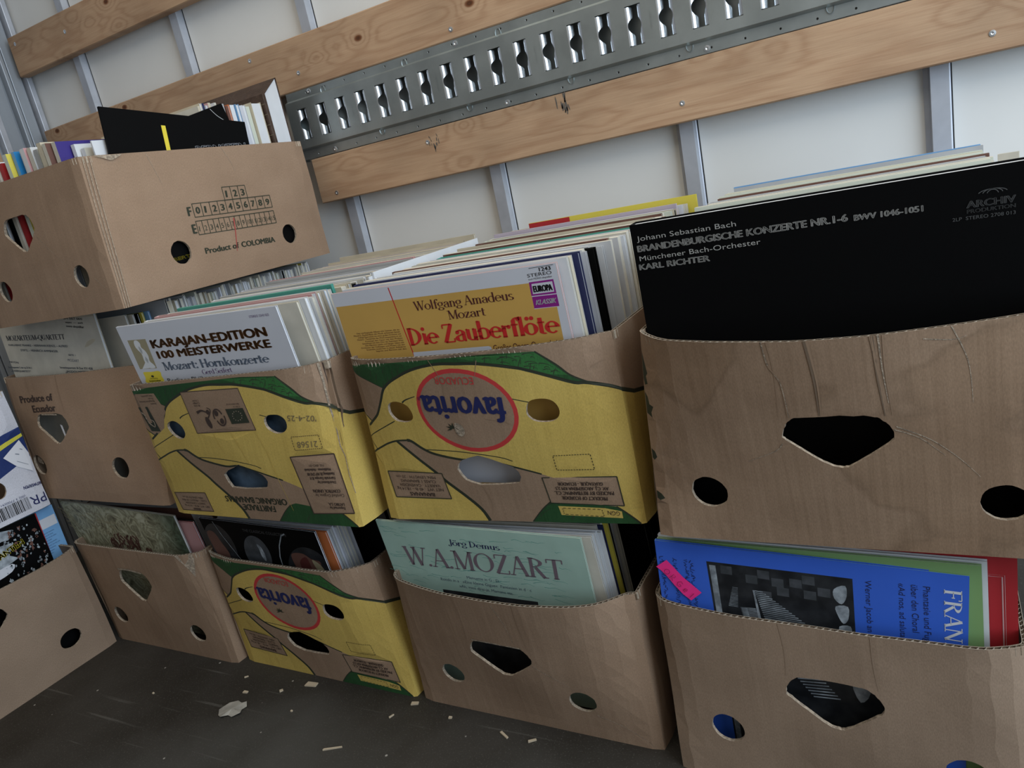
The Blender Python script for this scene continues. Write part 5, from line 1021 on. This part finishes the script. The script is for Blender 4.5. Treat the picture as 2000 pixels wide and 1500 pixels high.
lettering(o, [('%s' % s_, (.262+(.0008*i % .003), .262-.0052*i), (.262+l_, .2625-.0052*i), .0022) for i, (s_, l_) in enumerate([('Titel und Interpreten der Aufnahme', .040), ('Orchester und Chor unter der Leitung', .036), ('Seite eins  Nummer eins bis sieben', .041), ('Aufgenommen im Studio', .030), ('Text und Musik mit freundlicher', .039), ('Seite zwei Nummer eins bis acht', .043), ('Produktion und Gestaltung', .032), ('Alle Rechte vorbehalten', .028), ('Umschlag und Foto', .024)])], lambda v: np.c_[v[:, 0], np.full(len(v), -.0004), v[:, 1]], M['navy_card'])
ribbons(o, [[(.255,.292),(.313,.292),(.313,.272),(.255,.272)]], lambda v: np.c_[v[:, 0], np.full(len(v), -.0003), v[:, 1]], M['silver_card'], 'printed_panel')
for i in range(3):
    o = sleeve(.315, .298, .006, 'black_card' if i % 2 else 'brown_card', 'grey_card', 'dark record sleeve deep in the box facing along the wall', 'sleeves in the box facing along the wall'); pose(o, (-.640-.05*i, -.343, Z0), math.pi/2, 0, 0)
# -- top box: ten-inch sleeves at the front turned a quarter, twelve-inch ones at the back
pal = [('white_card','cream'),('cream','aged'),('yellow_card','cream'),('red_card','red_card'),('sky_card','green_pale'),('white_card','white_card'),('cream','white_card'),('white_card','cream'),('pink_card','grey_card'),('black_card','black_card'),('cream','cream'),('red_card','red_card'),('aged','cream'),('yellow_card','green_pale'),('azure_card','sky_card'),('white_card','white_card'),('pink_card','white_card'),('white_card','cream'),('white_card','grey_card'),('green_card','white_card'),('aged','aged'),('brown_card','cream'),('purple_card','cream'),('white_card','white_card'),('cream','white_card')]
nm = {}
x = -.596
for i, (c_, e_) in enumerate(pal):
    t_ = .0074+.0038*rr.random(); hh = .260+.014*rr.random()+(.004 if i > 12 else 0); k_ = COLN.get(c_, 'pale')
    nm[k_] = nm.get(k_, 0)+1
    pos_ = 'at the left' if i < 8 else 'midway' if i < 15 else 'by the corner'
    lab = '%s sleeve end %s of the top box, beside a %s one' % (k_, pos_, COLN.get(pal[i-1][0], 'pale'))
    if i >= len(pal)-2: hh -= .016
    o = sleeve(.235, hh, t_, c_, e_, lab, 'small sleeves in the front of the top box', solid=i % 3 != 0); pose(o, (x+t_, .047+.012*rr.random()+(.030 if i >= len(pal)-2 else 0), Z2), math.pi/2+rr.uniform(-.004,.004), rr.uniform(-.003,.003), 0)
    x += t_*1.08+(.0075 if c_ in ('azure_card', 'red_card') else .004 if c_ == 'purple_card' else .0026)
print('top box x end', x)
o = sleeve(.24, .258, .003, 'white_card', 'white_card', 'white sleeve edge pressed against the front black sleeve in the top box', solid=True); pose(o, (-.2440, .084, Z2), math.pi/2, 0, 0)
o = sleeve(.300, .284, .004, 'black_card', 'black_card', 'black record sleeve with a yellow strip, dipping to the right in the top box', None, solid=True); pose(o, (-.2320, .078, .7060-.008), math.pi/2, 0.0, .105)
fmb = lambda off: (lambda v: np.c_[v[:, 0], np.full(len(v), -off), v[:, 1]])
ribbons(o, [[(.108,.275),(.1165,.275),(.1165,.160),(.108,.160)][::-1]], lambda v: np.c_[v[:, 0], np.full(len(v), -.0004), v[:, 1]-.012], M['badge'], 'yellow_strip')
lettering(o, [('BERNSTEIN', (.172,.2190), (.290,.2320), .0130, 'B')], fmb(.0005), M['silver_card']); lettering(o, [('BERT', (.073,.032), (.108,.037), .0060, 'b')], fmb(.0005), M['badge'])
o = sleeve(.268, .250, .004, 'black_card', 'black_card', 'second black sleeve with a curved scratch, rising behind the first', None, solid=True); pose(o, (-.2370, .168, .6765), math.pi/2, 0, -.25)
o_ = sleeve(.09, .21, .002, 'black_card', 'black_card', 'added black sheet that darkens the right-hand round hole of the top box', solid=True); pose(o_, (-.2292, .385, Z2+.001), math.pi/2, 0, 0)  # added sheet, stands in for the shade inside the hole
ribbons(o, [stroke(spline([(.235,.248),(.245,.232),(.262,.216),(.285,.200)], 6), .0010, .0014)], fmb(.0004), M['grey_card'], 'scratch')
rear = [('cream','aged',.005),('aged','white_card',.005),('navy_card','navy_card',.004),('white_card','white_card',.004),('pink_card','aged',.006),('cream','cream',.007),('white_card','cream',.005),('black_card','black_card',.003),('white_card','white_card',.004),('teal_card','black_card',.003),('cream','grey_card',.004),('orange_card','orange_card',.0035),('brown_card','brown_card',.006),('orange_card','orange_card',.0035),('silver_card','white_card',.010),('sky_card','grey_card',.008),('grey_card','silver_card',.008),('silver_card','grey_card',.008),('cream','green_pale',.010),('aged','aged',.026)]
y = .318
for i, (c_, e_, t_) in enumerate(rear):
    k_ = COLN.get(c_, 'pale'); lab = '%s rear sleeve of the top box, between %s and %s ones' % (k_, COLN.get(rear[i-1][0], 'pale'), COLN.get(rear[(i+1) % 20][0], 'pale'))
    if i == 19: lab = 'thick cream linen-like album beside the brown slipcase in the top box'
    o = sleeve(.300, .308+rr.uniform(0,.008), t_, c_, e_, lab, None if i == 19 else 'sleeves in the rear of the top box', solid=i % 2 == 0); pose(o, (-.548+rr.uniform(-.004,.004), y, Z2), 0, 0, 0); y += t_*1.08+.0008
print('rear end', y)
sl = empty('record_slipcase', (-.562, y+.001, Z2), 'brown leatherette slipcase with white lining, standing tallest in the top box', 'record')
M['leather'] = mat('brown_leatherette', (.075,.045,.030), .5, bump=.6, bscale=300, col2=(.05,.028,.018), nscale=60)
D_ = .5320-(y+.001) if y < .52 else .02; D_ = max(D_, .028)
box_obj('case_front', [(0,0,0,.325,.008,.330,0)], M['leather'], sl, bevel=.001)
box_obj('case_back', [(0,D_-.002,0,.322,D_,.362,0)], M['leather'], sl)
V = [(0,.008,.330),(.325,.008,.330),(.322,D_-.002,.362),(0,D_-.002,.362)]; mesh_obj('case_top', V, [(0,1,2,3)], M['leather'], sl)
V = [(.3225,.008,0),(.3225,D_-.002,0),(.3200,D_-.002,.360),(.3225,.008,.329)]; mesh_obj('white_lining', V, [(0,1,2,3)], M['white_card'], sl)
ribbons(sl, [stroke([(0,z_),(.325,z_+.0)], .0006) for z_ in (.31,.29,.27,.25)], lambda v: np.c_[v[:, 0], np.full(len(v), -.0004), v[:, 1]], M['sepia'], 'stitched_lines')
# ---------------- litter on the floor ----------------
rr = random.Random(3)
P = [(-.030,-.008),(-.022,.012),(-.008,.022),(.006,.018),(.014,.024),(.024,.014),(.020,.004),(.028,-.006),(.016,-.018),(.004,-.016),(-.006,-.026),(-.016,-.022)]
V = [(0,0,.0035)]+[(p[0]*.85, p[1]*.85, .0008+.003*rr.random()) for p in P]; F = [(0, 1+i, 1+(i+1) % 12) for i in range(12)]
pc = mesh_obj('paper_scrap', V, F, mat('grubby_paper', (.34,.32,.28), .8, noise_amt=.3, nscale=60)); pc.location = (-.136,-.082,.0005); tag(pc, 'torn leaf-shaped scrap of pale paper lying on the floor', 'scrap')
M['chip'] = mat('wood_chip', (.42,.34,.24), .8)
def chip(px, l, w_, a, lab):
    V = [(-l/2,-w_/2,.0),(l/2,-w_/2.5,.0),(l/2.1,w_/2,.0),(-l/2.2,w_/2,.0),(-l/2,-w_/2,.0022),(l/2,-w_/2.5,.0018),(l/2.1,w_/2,.0018),(-l/2.2,w_/2,.0024)]
    o = mesh_obj('wood_splinter', V, [(0,3,2,1),(4,5,6,7),(0,1,5,4),(1,2,6,5),(2,3,7,6),(3,0,4,7)], M['chip']); o.location = (px[0], px[1], .0003); o.rotation_euler = (0,0,a); tag(o, lab, 'splinter')
for px, l, w_, a, lab in [((.3493,-.0186),.017,.0035,-.5,'pale wood splinter on the floor in front of the mint-sleeve box'), ((.3939,-.0181),.012,.003,.6,'small slanting splinter right of the larger one'), ((.2513,-.0075),.005,.004,.2,'tiny round chip on the floor left of the splinters'),
    ((.1046,-.1072),.030,.0022,.45,'long thin splinter on the floor at the bottom of the view'), ((.1771,.0118-.006),.012,.006,.3,'pale crumb at the foot of the corner between two boxes'), ((-.1485,-.0423),.009,.005,.1,'small pale flake beside the torn paper scrap'),
    ((-.181,-.0095),.007,.002,.8,'thin sliver near the box corner behind the paper flake'), ((-.0364,.0102-.008),.022,.010,.1,'dusty flat flake close to the lower banana box'), ((-.082,-.0233),.006,.005,.9,'little dusty crumb between paper scrap and banana box'),
    ((.1554,-.0274),.009,.0018,1.2,'needle-thin sliver in the middle of the floor'), ((-.0241,-.0591),.003,.003,0,'speck of white grit on the floor'), ((-.3356,-.0877),.003,.003,0,'speck of grit at the left of the floor')]:
    chip(px, l, w_, a, lab)
